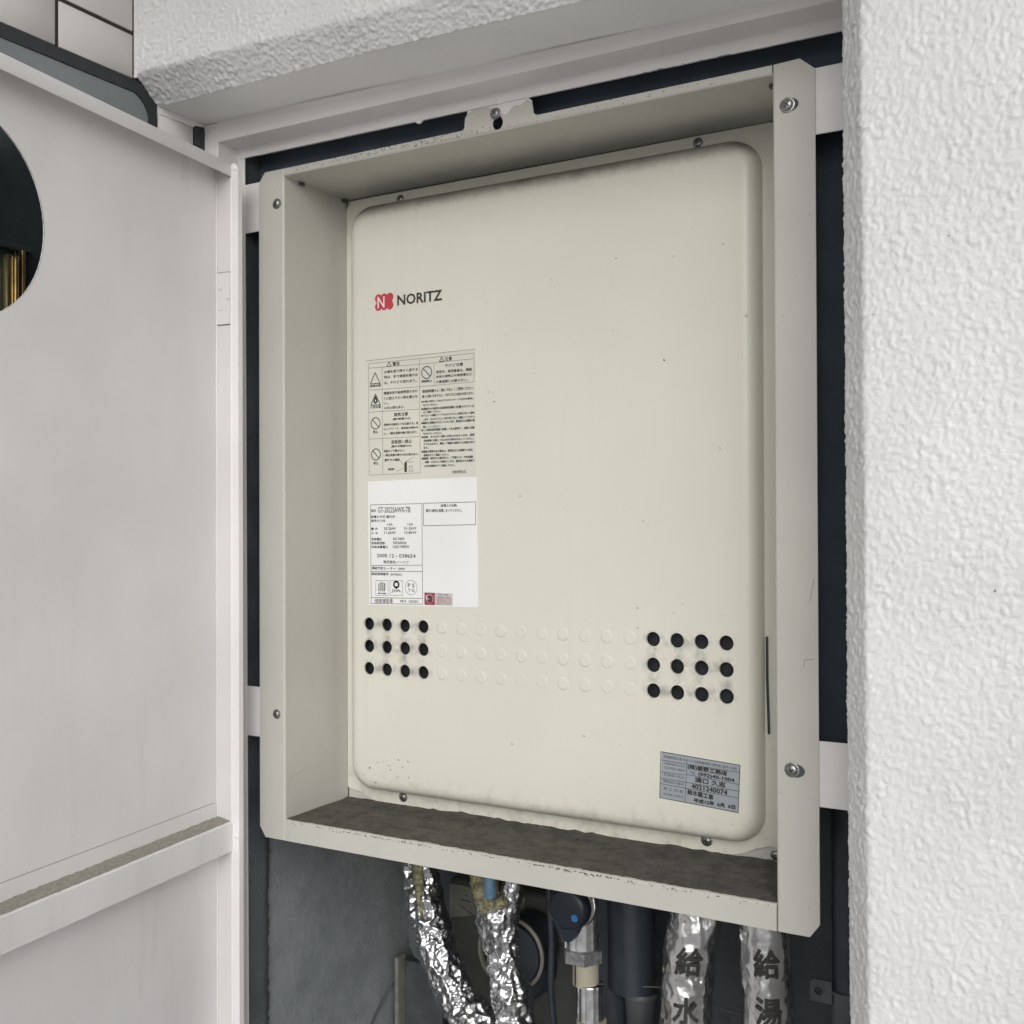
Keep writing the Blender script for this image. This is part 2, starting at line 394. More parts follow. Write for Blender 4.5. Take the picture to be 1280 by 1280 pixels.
TEXTS = [('w', '警告', 0.1212, 0.1312, 0.5356, 0.5355, 0.0049),
('w', 'お湯を使う時や入浴する', 0.1094, 0.1564, 0.5274, 0.5268, 0.0036),
('w', '時は、手で適温を確かめ', 0.1093, 0.1563, 0.5214, 0.5207, 0.0036),
('w', 'る。やけどの恐れあり。', 0.1093, 0.1546, 0.5147, 0.5143, 0.0036),
('w', '高温注意', 0.0889, 0.1042, 0.5123, 0.5121, 0.0029),
('w', '機器本体や給排気部のまわ', 0.1086, 0.156, 0.5028, 0.5024, 0.0037),
('w', 'りに燃えやすい物を置かな', 0.1086, 0.1559, 0.4965, 0.4963, 0.0036),
('w', 'い。', 0.1086, 0.1152, 0.4909, 0.4908, 0.0033),
('w', '火災の恐れあり。', 0.1089, 0.1381, 0.4857, 0.4854, 0.0034),
('w', '火気注意', 0.0893, 0.1042, 0.4874, 0.4874, 0.0029),
('w', '換気注意', 0.1231, 0.1425, 0.4772, 0.4773, 0.0046),
('w', '(屋内設置のみ)', 0.121, 0.1462, 0.4721, 0.4718, 0.0031),
('w', '使用中は換気に十分注意する。窓', 0.1088, 0.1568, 0.4662, 0.4661, 0.0031),
('w', '(レンジフード、換気扇)を閉めな', 0.1088, 0.1568, 0.4612, 0.4611, 0.0031),
('w', 'い。一酸化炭素中毒の恐れあり。', 0.1088, 0.1555, 0.456, 0.4561, 0.0032),
('w', '禁止', 0.0933, 0.1001, 0.4586, 0.4586, 0.0034),
('w', '波板囲い禁止', 0.119, 0.1477, 0.446, 0.446, 0.0046),
('w', '(屋外式機器のみ)', 0.119, 0.1474, 0.4407, 0.4408, 0.0031),
('w', '波板などで囲まない。', 0.1084, 0.1376, 0.4358, 0.4358, 0.0031),
('w', '一酸化炭素中毒や火災の恐れあり。', 0.1084, 0.157, 0.4309, 0.4311, 0.0031),
('w', '屋外ガス機器', 0.1094, 0.1307, 0.4253, 0.4256, 0.0031),
('w', '波板囲い', 0.1144, 0.1246, 0.4147, 0.4149, 0.0028),
('w', '禁止', 0.0935, 0.1006, 0.4223, 0.4223, 0.0034),
('w', '注意', 0.193, 0.2026, 0.536, 0.5358, 0.0048),
('w', 'やけど注意', 0.193, 0.2171, 0.5287, 0.5282, 0.004),
('w', '使用中、使用直後は、機器', 0.1812, 0.2285, 0.522, 0.5219, 0.0036),
('w', '本体の排気口や排気筒など', 0.1812, 0.2288, 0.5169, 0.5164, 0.0035),
('w', 'の高温部には触らない。', 0.1811, 0.2232, 0.5114, 0.5106, 0.0035),
('w', '接触禁止', 0.1613, 0.1757, 0.5129, 0.5128, 0.0031),
('w', '取扱説明書をよく読んで正しくご使用ください。', 0.1625, 0.2308, 0.5019, 0.5009, 0.0036),
('w', '誤った使い方をすると、やけどなどの恐れがあります。', 0.1624, 0.2308, 0.4961, 0.4952, 0.0036),
('w', '●外観に表示してあるガス(ガスグループ)以外は使用し', 0.1612, 0.2313, 0.4898, 0.4895, 0.0028),
('w', 'ないでください。', 0.1636, 0.1829, 0.4858, 0.4858, 0.0028),
('w', '●運転中の操作は取扱説明書に記載されている', 0.1611, 0.2313, 0.4816, 0.4814, 0.0031),
('w', 'をご確認ください。', 0.1636, 0.1874, 0.4779, 0.4777, 0.0027),
('w', '●リモコンの運転スイッチおよびリモコンの表示に従って操作', 0.1611, 0.2318, 0.4738, 0.4742, 0.0028),
('w', 'し直す、またはリモコンの取り扱いをよく確認してください。', 0.1636, 0.2327, 0.4696, 0.4697, 0.0028),
('w', '●機器内に設備水がたまっているときは、販売店または最寄に相', 0.1611, 0.2318, 0.4654, 0.466, 0.0031),
('w', '談してください。', 0.1635, 0.1873, 0.4613, 0.4611, 0.0028),
('w', '●この他取扱説明書に記載してある事項で、点検に支障', 0.1611, 0.2315, 0.4575, 0.4578, 0.0031),
('w', 'をおかけください。', 0.1635, 0.1888, 0.4536, 0.4535, 0.0027),
('w', '●故障、またはガス漏れの恐れがあるときは、販売', 0.1613, 0.2317, 0.4493, 0.4502, 0.0028),
('w', '店説明書に記載してある方法で操作を中止してください。', 0.1641, 0.2306, 0.4451, 0.4463, 0.0028),
('w', 'ガスを止めます。運転して機器の修理をする場合があり', 0.1641, 0.2317, 0.4413, 0.4423, 0.0028),
('w', 'ます。', 0.1641, 0.1708, 0.4375, 0.4375, 0.0028),
('w', '●機器が異常な点の場合は、販売店または最寄りの当社', 0.1613, 0.2294, 0.433, 0.4337, 0.0031),
('w', '営業所までご連絡ください。', 0.164, 0.198, 0.4291, 0.4293, 0.0028),
('w', '●燃焼部・排気口から煙が出たり、ご不審なとき、不完全燃焼', 0.1613, 0.2296, 0.4249, 0.4263, 0.003),
('w', '・地震・火災などの緊急のときは、販売店または最寄り', 0.164, 0.2316, 0.4208, 0.4222, 0.0028),
('w', 'の当社営業所までご連絡ください。', 0.1643, 0.206, 0.4169, 0.4173, 0.0028),
('w', 'CNV3P2X1S', 0.2024, 0.2205, 0.4094, 0.4094, 0.0032),
('r', '型式', 0.0901, 0.0969, 0.3671, 0.3675, 0.0034),
('r', 'GT-2022SAWX-TB', 0.0998, 0.1456, 0.368, 0.3682, 0.0068),
('r', '設置の方式 屋外式', 0.0897, 0.1241, 0.3602, 0.3604, 0.0034),
('r', '都市ガス用', 0.0901, 0.1098, 0.3554, 0.3557, 0.0034),
('r', '13A', 0.113, 0.1206, 0.3513, 0.3514, 0.0031),
('r', '12A', 0.1418, 0.1492, 0.3515, 0.3516, 0.003),
('r', '最 大', 0.09, 0.0994, 0.3462, 0.3464, 0.0034),
('r', '55.2kW', 0.1085, 0.125, 0.3465, 0.3468, 0.0034),
('r', '51.5kW', 0.137, 0.1536, 0.3468, 0.347, 0.0033),
('r', '小 ち', 0.09, 0.0994, 0.3413, 0.3414, 0.0031),
('r', '11.6kW', 0.1088, 0.125, 0.3417, 0.342, 0.0034),
('r', '10.8kW', 0.1373, 0.1539, 0.342, 0.3423, 0.0033),
('r', '定格電圧', 0.0903, 0.1052, 0.3342, 0.3345, 0.0034),
('r', 'AC100V', 0.1209, 0.1376, 0.3348, 0.3351, 0.0033),
('r', '定格周波数', 0.0903, 0.1097, 0.3296, 0.33, 0.0034),
('r', '50/60Hz', 0.1212, 0.1401, 0.3301, 0.3305, 0.0034),
('r', '定格消費電力', 0.0903, 0.1138, 0.3251, 0.3255, 0.0034),
('r', '165/190W', 0.1212, 0.1439, 0.3256, 0.326, 0.0034),
('r', '2000.12 - 038654', 0.098, 0.1525, 0.315, 0.3159, 0.0044),
('r', '株式会社ノーリツ', 0.1074, 0.1429, 0.3078, 0.3086, 0.0039),
('r', '凍結予防ヒーター  130W', 0.0905, 0.1381, 0.3003, 0.3013, 0.0037),
('r', '認証登録番号  (DM2S01)', 0.0905, 0.134, 0.2934, 0.2944, 0.0037),
('r', 'P S', 0.1418, 0.1509, 0.2819, 0.2821, 0.0048),
('r', 'T G', 0.1424, 0.1505, 0.2763, 0.2765, 0.0038),
('r', 'JIA', 0.1188, 0.1324, 0.2748, 0.2752, 0.0039),
('r', 'NF14   GOOD1', 0.1311, 0.1561, 0.2634, 0.2643, 0.0031),
('r', '都市ガス機器', 0.0995, 0.1108, 0.2717, 0.272, 0.0018),
('r', '[設置上の注意]', 0.187, 0.2082, 0.3722, 0.3722, 0.0035),
('r', '屋外に絶対に設置しないでください。', 0.1669, 0.215, 0.3668, 0.3669, 0.0038),
('sk', 'B', 0.1699, 0.1754, 0.2669, 0.2671, 0.0079),
('skl', 'L', 0.1669, 0.1714, 0.2694, 0.2695, 0.0051),
('sg', '日本ガス協会', 0.1836, 0.1974, 0.2727, 0.2731, 0.0025),
('sg', 'GL認定部品・検査済', 0.1815, 0.1995, 0.2693, 0.2699, 0.0023),
('sg', '財団法人ベターリビング', 0.1811, 0.2001, 0.2625, 0.2632, 0.0022),
('sred', 'TK30-BC-37', 0.1806, 0.201, 0.2659, 0.2666, 0.0038),
('gp', '給湯器設置工事 表示 ガス消費機器設置工事監督に関する法律', 0.4528, 0.5278, 0.1199, 0.1154, 0.003),
('gp', '工事事業者の氏名', 0.4528, 0.475, 0.1132, 0.1122, 0.0026),
('gp', '又は名称及び連絡先', 0.4528, 0.475, 0.1091, 0.1078, 0.0026),
('gp', '監督者の氏名', 0.4528, 0.4741, 0.1024, 0.1007, 0.003),
('gp', '資格証の番号', 0.4519, 0.4737, 0.0956, 0.094, 0.003),
('gp', '施 工 内 容', 0.4523, 0.4729, 0.0882, 0.0869, 0.0035),
('gp', '及び施工年月日', 0.4523, 0.4729, 0.0826, 0.0817, 0.0029),
('gh', '(株)飯野工務店', 0.4781, 0.518, 0.1122, 0.1096, 0.0056),
('gp', 'TEL', 0.4797, 0.4867, 0.1068, 0.1065, 0.003),
('gh', '(092)40-1004', 0.489, 0.5255, 0.106, 0.1036, 0.0047),
('gh', '溝口 久志', 0.4855, 0.5165, 0.1005, 0.0985, 0.0054),
('gh', '4021240074', 0.4819, 0.5183, 0.0938, 0.0915, 0.0049),
('gh', '給水菌工事', 0.4776, 0.5042, 0.0878, 0.0851, 0.0054),
('gh', '平成12年  6月  6日', 0.4842, 0.5261, 0.0801, 0.0784, 0.0043),
('lb', 'NORITZ', 0.128, 0.1899, 0.6075, 0.6084, 0.0133)]
LINES = [('w', [(0.0867, 0.5384), (0.2314, 0.5393), (0.2312, 0.508), (0.1592, 0.507)], 0.00035),
('w', [(0.083, 0.542), (0.2336, 0.5437)], 0.00035),
('w', [(0.0867, 0.5384), (0.0874, 0.4087), (0.1594, 0.4096), (0.1586, 0.5395)], 0.00035),
('w', [(0.0867, 0.5332), (0.1585, 0.5325)], 0.00035),
('w', [(0.0869, 0.5076), (0.1588, 0.507)], 0.00035),
('w', [(0.0872, 0.4818), (0.1588, 0.4818)], 0.00035),
('w', [(0.0873, 0.4506), (0.159, 0.4507)], 0.00035),
('w', [(0.1585, 0.5325), (0.2313, 0.5333)], 0.00035),
('w', [(0.1062, 0.5331), (0.1069, 0.4096)], 0.00035),
('w', [(0.1785, 0.532), (0.1787, 0.508)], 0.00035),
('w2', [(0.0963, 0.5273), (0.1034, 0.5144), (0.0894, 0.5147), (0.0963, 0.5273)], 0.0007),
('w2', [(0.0967, 0.5024), (0.1038, 0.4897), (0.0898, 0.4898), (0.0967, 0.5024)], 0.0007),
('w2', [(0.1161, 0.5382), (0.1193, 0.5331), (0.1129, 0.533), (0.1161, 0.5382)], 0.0006),
('w2', [(0.1888, 0.5385), (0.1918, 0.5334), (0.1858, 0.5334), (0.1888, 0.5385)], 0.0006),
('w2', [(0.0967, 0.4992), (0.0991, 0.4938), (0.0967, 0.492), (0.0944, 0.4938), (0.0967, 0.4992)], 0.0012),
('w', [(0.1379, 0.4223), (0.1512, 0.4279)], 0.00035),
('w', [(0.1387, 0.4223), (0.1504, 0.4223)], 0.00035),
('w2', [(0.1392, 0.421), (0.1391, 0.412)], 0.0022),
('w', [(0.1301, 0.4251), (0.1379, 0.4178)], 0.00035),
('w', [(0.1268, 0.4123), (0.1379, 0.4159)], 0.00035),
('w', [(0.1445, 0.4125), (0.1445, 0.4176), (0.1481, 0.4175), (0.148, 0.4124)], 0.0005),
('w', [(0.1426, 0.4119), (0.1504, 0.412)], 0.00035),
('r', [(0.089, 0.3741), (0.1614, 0.3748), (0.1622, 0.2612), (0.0897, 0.2597), (0.089, 0.3741)], 0.00055),
('r', [(0.0896, 0.3038), (0.1619, 0.3053)], 0.00055),
('r', [(0.0895, 0.2967), (0.1619, 0.2983)], 0.00055),
('r', [(0.0898, 0.2666), (0.1622, 0.2677)], 0.00055),
('r', [(0.1634, 0.3751), (0.2329, 0.3759), (0.2328, 0.3509), (0.1636, 0.3499), (0.1634, 0.3751)], 0.0006),
('rg', [(0.0965, 0.2863), (0.114, 0.2867), (0.114, 0.2699), (0.0964, 0.2694), (0.0965, 0.2863)], 0.0004),
('rg', [(0.1169, 0.2868), (0.1346, 0.2872), (0.1346, 0.2705), (0.1168, 0.27), (0.1169, 0.2868)], 0.0004),
('r', [(0.1008, 0.2832), (0.1003, 0.2743)], 0.0009),
('r', [(0.1028, 0.2842), (0.1023, 0.2744)], 0.0009),
('r', [(0.1046, 0.2844), (0.104, 0.2744)], 0.0009),
('r', [(0.1065, 0.2845), (0.106, 0.2745)], 0.0009),
('r', [(0.1084, 0.284), (0.1079, 0.2745)], 0.0009),
('r', [(0.1097, 0.2834), (0.1092, 0.2746)], 0.0009),
('r', [(0.1256, 0.2806), (0.1256, 0.2763)], 0.001),
('rb', [(0.0951, 0.265), (0.0951, 0.2606)], 0.00055),
('rb', [(0.0968, 0.2651), (0.0968, 0.2607)], 0.0008500000000000001),
('rb', [(0.0985, 0.2652), (0.0985, 0.2607)], 0.00115),
('rb', [(0.1002, 0.2652), (0.1002, 0.2608)], 0.00055),
('rb', [(0.1019, 0.2653), (0.1019, 0.2609)], 0.0008500000000000001),
('rb', [(0.1036, 0.2653), (0.1036, 0.2609)], 0.00115),
('rb', [(0.1053, 0.2654), (0.1053, 0.261)], 0.00055),
('rb', [(0.107, 0.2654), (0.107, 0.261)], 0.0008500000000000001),
('rb', [(0.1087, 0.2655), (0.1087, 0.2611)], 0.00115),
('rb', [(0.1104, 0.2655), (0.1103, 0.2611)], 0.00055),
('rb', [(0.112, 0.2656), (0.112, 0.2612)], 0.0008500000000000001),
('rb', [(0.1137, 0.2656), (0.1137, 0.2612)], 0.00115),
('rb', [(0.1154, 0.2657), (0.1154, 0.2613)], 0.00055),
('rb', [(0.1171, 0.2658), (0.1171, 0.2614)], 0.0008500000000000001),
('rb', [(0.1187, 0.2658), (0.1187, 0.2614)], 0.00115),
('rb', [(0.1204, 0.2659), (0.1204, 0.2615)], 0.00055),
('gpl', [(0.4497, 0.1241), (0.5312, 0.1193), (0.5291, 0.0737), (0.4482, 0.0783), (0.4497, 0.1241)], 0.0007),
('gpl', [(0.4504, 0.1159), (0.5304, 0.1124)], 0.0005),
('gpl', [(0.4773, 0.1044), (0.53, 0.1008)], 0.0005),
('gpl', [(0.4496, 0.1043), (0.4749, 0.1037)], 0.0005),
('gpl', [(0.4495, 0.0979), (0.5292, 0.0943)], 0.0005),
('gpl', [(0.4491, 0.0923), (0.5288, 0.0877)], 0.0005),
('gpl', [(0.4774, 0.1191), (0.4748, 0.0775)], 0.0005)]
CIRCLES = [('w2', 0.1685, 0.5226, 0.0068, 0.0007, True), ('w2', 0.0967, 0.4685, 0.0065, 0.0007, True), ('w2', 0.0971, 0.4324, 0.0064, 0.0007, True), ('r', 0.1463, 0.2796, 0.0083, 0.0004, False), ('r', 0.1256, 0.2825, 0.0034, 0.002, False)]
SPECKS = [(0.2501, 0.4955), (0.2552, 0.4943), (0.2572, 0.4846), (0.2521, 0.4814), (0.4028, 0.6229), (0.5169, 0.623), (0.3286, 0.609), (0.1972, 0.5701), (0.425, 0.2664), (0.4629, 0.263), (0.4232, 0.2542), (0.4249, 0.2462), (0.0982, 0.0763), (0.1153, 0.0744), (0.1277, 0.0822), (0.1333, 0.0745), (0.1422, 0.0637), (0.1265, 0.0629), (0.105, 0.0614), (0.0866, 0.0686), (0.0784, 0.0603), (0.1073, 0.0589), (0.1164, 0.07), (0.1411, 0.0817), (0.0958, 0.053), (0.3641, 0.1316), (0.2778, 0.115), (0.4867, 0.1588), (0.5126, 0.425), (0.2888, 0.3815), (0.3741, 0.3141), (0.4548, 0.5149)]
# ------------------------------------------------------------------ stucco relief (real geometry)
_perm = rng.permutation(512); _g = rng.uniform(-1, 1, (512, 2)); _g /= np.linalg.norm(_g, axis=1)[:, None]
def perlin(x, y, seed=0):
    xi = np.floor(x).astype(int); yi = np.floor(y).astype(int); xf = x-xi; yf = y-yi
    def gr(i, j, dx, dy):
        h = _perm[(i+_perm[(j+seed*37) % 512]) % 512]; return _g[h, 0]*dx+_g[h, 1]*dy
    u = xf**3*(xf*(xf*6-15)+10); v = yf**3*(yf*(yf*6-15)+10)
    a = gr(xi, yi, xf, yf); b = gr(xi+1, yi, xf-1, yf); c = gr(xi, yi+1, xf, yf-1); d = gr(xi+1, yi+1, xf-1, yf-1)
    return (a*(1-u)+b*u)*(1-v)+(c*(1-u)+d*u)*v
def stucco_h(s, t):
    s = s/0.70; t = t/0.70
    wx = perlin(s/0.02, t/0.02, 3)*0.006; wy = perlin(s/0.02+9, t/0.02+4, 5)*0.006
    a = perlin((s+wx)/0.0085, (t+wy)/0.0105, 1)
    b = perlin((s-wy)/0.0046+31, (t+wx)/0.0055+7, 2)
    k = np.clip((a+0.02)/0.11, 0, 1); k = k*k*(3-2*k)
    k2 = np.clip((b-0.10)/0.10, 0, 1); k2 = k2*k2*(3-2*k2)
    big = perlin(s/0.09, t/0.09, 8)
    c = perlin(s/0.0026+3, t/0.0026+11, 4)
    v = np.clip((perlin(s/0.05, t/0.05, 9)+0.35)/0.6, 0.72, 1)
    pit = np.clip((-b-0.30)/0.10, 0, 1)
    return 0.62*v*(0.00085*k+0.00105*k2+0.00020*b+0.00050*np.clip((c-0.02)/0.18, 0, 1)-0.0006*pit)+0.0006*big
def grade(a, b, f0, f1, fine, coarse):
    out = []; v = a
    while v < b-1e-6:
        out.append(v); v += fine if f0 <= v <= f1 else coarse
    out.append(b); return np.array(out)
def stucco_sheet(prof, ts, place, amp=1.0):
    """prof: list of (p, q, nx, ny, s); place(p, q, t) -> xyz, displaced along the profile normal"""
    P = np.array(prof); n = len(P); m = len(ts)
    S, T = np.meshgrid(P[:, 4], ts, indexing='ij')
    h = stucco_h(S, T)*amp
    p = P[:, 0][:, None]+P[:, 2][:, None]*h; q = P[:, 1][:, None]+P[:, 3][:, None]*h
    co = np.stack(place(p, q, T), -1).reshape(-1, 3)
    i, j = np.meshgrid(np.arange(n-1), np.arange(m-1), indexing='ij')
    a = (i*m+j).ravel(); f = np.stack([a, a+1, a+m+1, a+m], 1)
    me = bpy.data.meshes.new('stucco'); me.from_pydata(co.tolist(), [], f.tolist()); me.update()
    return me
def profile(pts, step, fine_to, coarse=0.012):
    """polyline with rounded corners -> sampled (p, q, nx, ny, s); normals to the left-hand side"""
    V = [np.array(p, float) for p in pts]; out = []; s = 0
    for a, b in zip(V, V[1:]):
        L = np.linalg.norm(b-a); k = 0
        while k < L:
            out.append(a+(b-a)*k/L); k += step if s+k < fine_to else coarse
        s += L
    out.append(V[-1]); A = np.array(out)
    for _ in range(3):
        A[1:-1] = 0.25*A[:-2]+0.5*A[1:-1]+0.25*A[2:]
    d = np.gradient(A, axis=0); d /= np.linalg.norm(d, axis=1)[:, None]
    nrm = np.stack([-d[:, 1], d[:, 0]], 1)
    ss = np.concatenate([[0], np.cumsum(np.linalg.norm(np.diff(A, axis=0), axis=1))])
    return np.concatenate([A, nrm, ss[:, None]], 1)

FLOOR, CEIL = -1.20, 1.22
def soffit_z(x): return 0.8055-0.024*(x+0.05)
wall = thing('stucco_wall', 'white painted stucco wall with a chamfered opening around the water heater recess', 'wall', (0.80, -0.10, FLOOR))
# pier right of the opening: reveal, chamfer, face
pr = profile([(0.679, -0.030), (0.679, -0.1085), (0.6975, -0.130), (1.60, -0.130)], 0.0013, 0.30)
pr[:, 2:4] *= -1 if pr[len(pr)//2, 3] > 0 else 1
ts = grade(FLOOR, CEIL, -0.16, 0.80, 0.0014, 0.02)
me = stucco_sheet(pr, ts, lambda p, q, t: (p+0.0018*(0.75-t), q, t))
part('pier', me, m_stucco, wall, smooth=True)
# beam over the opening: chamfer and face
pb = profile([(-0.1085, 0.800), (-0.130, 0.824), (-0.130, CEIL)], 0.0013, 0.16)
pb[:, 2:4] *= -1 if pb[len(pb)//2, 2] > 0 else 1
tx = grade(-0.055, 0.6975, -0.06, 0.62, 0.0014, 0.01)
def beam_place(p, q, t):
    w = np.clip((0.26-t)/0.30, 0, 1)*np.clip((0.826-q)/0.026, 0, 1)
    return (t, p+0.010*w, q+(-0.024*(t-0.2)))
me = stucco_sheet(pb, tx, beam_place, 1.35)
me.flip_normals()
part('beam', me, m_stucco, wall, smooth=True)
# smooth plaster soffit under the beam
bm = B(); nx = 60
rows = []
for i in range(nx+1):
    x = -0.055+0.734*i/nx
    w = max(0, min(1, (0.26-x)/0.30))
    ye = -0.1085+0.010*w
    rows.append([bm.verts.new((x, y, soffit_z(x)+0.0002+(0.0012*math.sin(x*23+y*40) if -0.1 < y < -0.04 else 0))) for y in (ye, ye+0.012, -0.085, -0.06, -0.042, -0.031)]+[bm.verts.new((x, -0.031, soffit_z(x)+0.05))])
for A, C in zip(rows, rows[1:]):
    for k in range(6): bm.faces.new([A[k], C[k], C[k+1], A[k+1]])
part('soffit', bm, m_soffit, wall, smooth=True, auto=40)
# cove of paint where the soffit meets the steel frame
bm = B()
for i in range(24):
    x0 = -0.034+0.713*i/24; x1 = -0.034+0.713*(i+1)/24
    for k in range(4):
        a0 = R(90*k/4); a1 = R(90*(k+1)/4)
        r = 0.0048
        def q(x, a): return (x, -0.0309-r+r*math.sin(a), soffit_z(x)-r+r*math.cos(a))
        bm.faces.new([bm.verts.new(v) for v in (q(x0, a0), q(x1, a0), q(x1, a1), q(x0, a1))])
bmesh.ops.remove_doubles(bm, verts=bm.verts, dist=1e-5)
part('paint_cove', bm, m_white, wall, smooth=True)
bm = B(); box(bm, 0.7045, 1.60, -0.124, 0.45, FLOOR, CEIL); box(bm, 0.6865, 0.7040, -0.100, 0.45, FLOOR, CEIL); box(bm, -0.05, 0.70, 0.03, 0.45, 0.86, CEIL); box(bm, -0.05, 0.68, -0.118, 0.03, 0.835, CEIL)
part('wall_core', bm, m_soffit, wall)

# ------------------------------------------------------------------ floor of the open corridor and the unseen slab overhead
g = part('floor', box(B(), -0.6, 6, -5.0, 0.45, FLOOR-0.1, FLOOR), m_conc, None); g['kind'] = 'structure'
g = part('unseen_ceiling_slab', box(B(), -0.6, 6, -0.74, 0.45, CEIL, CEIL+0.15), m_ceil, None); g['kind'] = 'structure'  # added slab out of view, its depth set to shade the beam
bm = B(); box(bm, -60, 60, -60, 60, -4.2, -4.1)
g = part('ground', bm, m_conc, None); g['kind'] = 'structure'

# ------------------------------------------------------------------ tiled side wall with sealant joint
SX = -0.055
tw = thing('tiled_side_wall', 'side wall of pale glazed rectangular tiles with dark joints, upper left behind the open door', 'wall', (SX, -0.3, FLOOR))
bm = B()
box(bm, -0.15, SX-0.0022, -1.9, -0.1005, 0.8235, CEIL)
box(bm, -0.15, SX-0.0022, -0.1005, 0.0, FLOOR, 0.84)
box(bm, -0.15, SX-0.0022, -1.9, -1.075, FLOOR, 0.8235)
part('mortar_bed', bm, m_grout, tw)
bt = {}
def tile(y0, y1, z0, z1):
    k = (round(y1-y0, 4), round(z1-z0, 4))
    if k not in bt:
        o = part('tile', box(B(), -0.0023, 0.0, 0, k[0], 0, k[1], 0.0006, 1), m_tile, tw, local=True, smooth=True, auto=50); bt[k] = o
        o.location = wm(tw).inverted() @ Vector((SX, y0, z0))
    else: inst(bt[k], (SX, y0, z0), tw)
zr = [(0.8246, 0.8702)]+[(0.8746+0.0502*i, 0.8746+0.0502*i+0.0458) for i in range(6)]
for z0, z1 in zr:
    y1 = -0.1332
    for i in range(5):
        tile(y1-0.0912, y1, z0, z1); y1 -= 0.0912+0.0045
for i in range(18):
    z1 = 0.7985-0.0502*i
    tile(-0.0990, -0.0475, z1-(0.0458 if i else 0.0350), z1) if i == 0 else tile(-0.0990, -0.0475, z1-0.0458+0.0108, z1+0.0108)
outer = [(-1.07, 0.8225), (-0.134, 0.8235), (-0.1265, 0.8232), (-0.122, 0.8225), (-0.116, 0.8185), (-0.109, 0.812), (-0.1035, 0.806), (-0.1012, 0.80), (-0.1003, 0.79), (-0.1003, FLOOR)]
inner = [(-0.1118, FLOOR), (-0.1118, 0.790), (-0.1135, 0.7965), (-0.118, 0.803), (-0.1225, 0.8068), (-0.129, 0.8106), (-1.07, 0.8095)]
def wob(P):
    out = []
    for a, b in zip(P, P[1:]):
        n = max(1, int(math.dist(a, b)/0.004)) if math.dist(a, b) < 1.2 and max(a[1], b[1]) > 0.5 and math.dist(a, b) > 0.01 else 2
        n = min(n, 240)
        for i in range(n):
            t = i/n; out.append((a[0]+(b[0]-a[0])*t+random.uniform(-1, 1)*0.00035, a[1]+(b[1]-a[1])*t+random.uniform(-1, 1)*0.00035))
    out.append(P[-1]); return out
bm = prism(B(), wob(outer)+wob(inner), YZ, SX-0.004, SX+0.0006)
part('sealant_joint', bm, m_seal, tw)
bm = prism(B(), [(-0.0462, FLOOR), (-0.0464, 0.8002), (-0.0440, 0.8012), (-0.038, 0.8008), (-0.0330, 0.8016), (-0.0316, 0.8005), (-0.0316, FLOOR)], YZ, SX-0.004, SX+0.0012)
part('sealant_joint', bm, m_seal, tw)
bm = B(); box(bm, SX-0.002, SX+0.0025, -0.1308, -0.1278, 0.826, CEIL-0.001, 0.0008)
part('paint_edge', bm, m_white, tw)
bm = prism(B(), wob([(-0.0985, 0.7980), (-0.0475, 0.7986), (-0.0470, 0.8010), (-0.0316, 0.8030)])+[(-0.0316, 0.808), (-0.0985, 0.808)], YZ, SX-0.002, SX+0.0008)
part('paint_edge', bm, m_white, tw)

# entrance door inside the joint
en = thing('entrance_door', 'grey steel framed entrance door with a dark leaf, seen behind the white door and through its round hole', 'door', (SX-0.02, -0.55, FLOOR))
bm = prism(B(), [(-1.07, FLOOR), (-1.07, 0.8092), (-0.1295, 0.8103), (-0.1232, 0.8065), (-0.1187, 0.8027), (-0.1142, 0.7962), (-0.1121, 0.79), (-0.1121, FLOOR), (-0.150, FLOOR), (-0.150, 0.772), (-1.035, 0.772), (-1.035, FLOOR)], YZ, SX-0.05, SX-0.0008)
part('door_frame', bm, m_grey, en)
part('door_leaf', box(B(), SX-0.055, SX-0.022, -1.0348, -0.1502, FLOOR+0.01, 0.7718, 0.002), m_leaf, en)
bm = B()
for y0, y1, x in ((-0.2735, -0.2668, 0.010), (-0.2662, -0.2628, 0.013), (-0.2622, -0.2600, 0.006), (-0.2596, -0.2560, 0.014)):
    box(bm, SX-0.0218, SX-0.0218+x, y0, y1, 0.30, 0.6175-0.0 if y1 > -0.262 else 0.611, 0.0012)
part('door_trim', box(B(), SX-0.0222, SX-0.012, -0.56, -0.246, 0.6172, 0.6225, 0.001), m_leaf, en)
part('door_handle', bm, m_brass, en, smooth=True, auto=40)

# ------------------------------------------------------------------ shaft behind the opening
sh = thing('pipe_shaft_lining', 'dark mortar-lined pipe shaft wall seen around and below the heater frame', 'wall', (0.30, 0.25, FLOOR))
def shear(bm, k=0.0035):
    for v in bm.verts: v.co.x += k*(0.77-v.co.z)
    return bm
# near strip of rough lining behind the left jamb, ragged edges
bm = B(); zs = [FLOOR+0.02*i for i in range(int((0.80-FLOOR)/0.02)+1)]
zs = sorted(set([round(z, 4) for z in zs]+[round(-0.35+0.004*i, 4) for i in range(110)]))
ring = []
for z in zs:
    a = random.uniform(-1, 1)*0.0012+0.0012*math.sin(z*30); b = random.uniform(-1, 1)*0.0016+0.0035*max(0, math.sin(z*17+1))
    y0 = 0.0022; y1 = 0.046+b
    ring.append([bm.verts.new(v) for v in ((-0.0302+a*0.6, y0, z), (-0.0285+a, 0.016, z), (-0.029-a, 0.034, z), (-0.0305, y1, z), (-0.040, y1+0.003, z))])
for A, C in zip(ring, ring[1:]):
    for k in range(4): bm.faces.new([A[k], A[k+1], C[k+1], C[k]])
part('rough_lining', bm, m_lining, sh, smooth=True)
bm = B(); nY, nZ = 40, 90
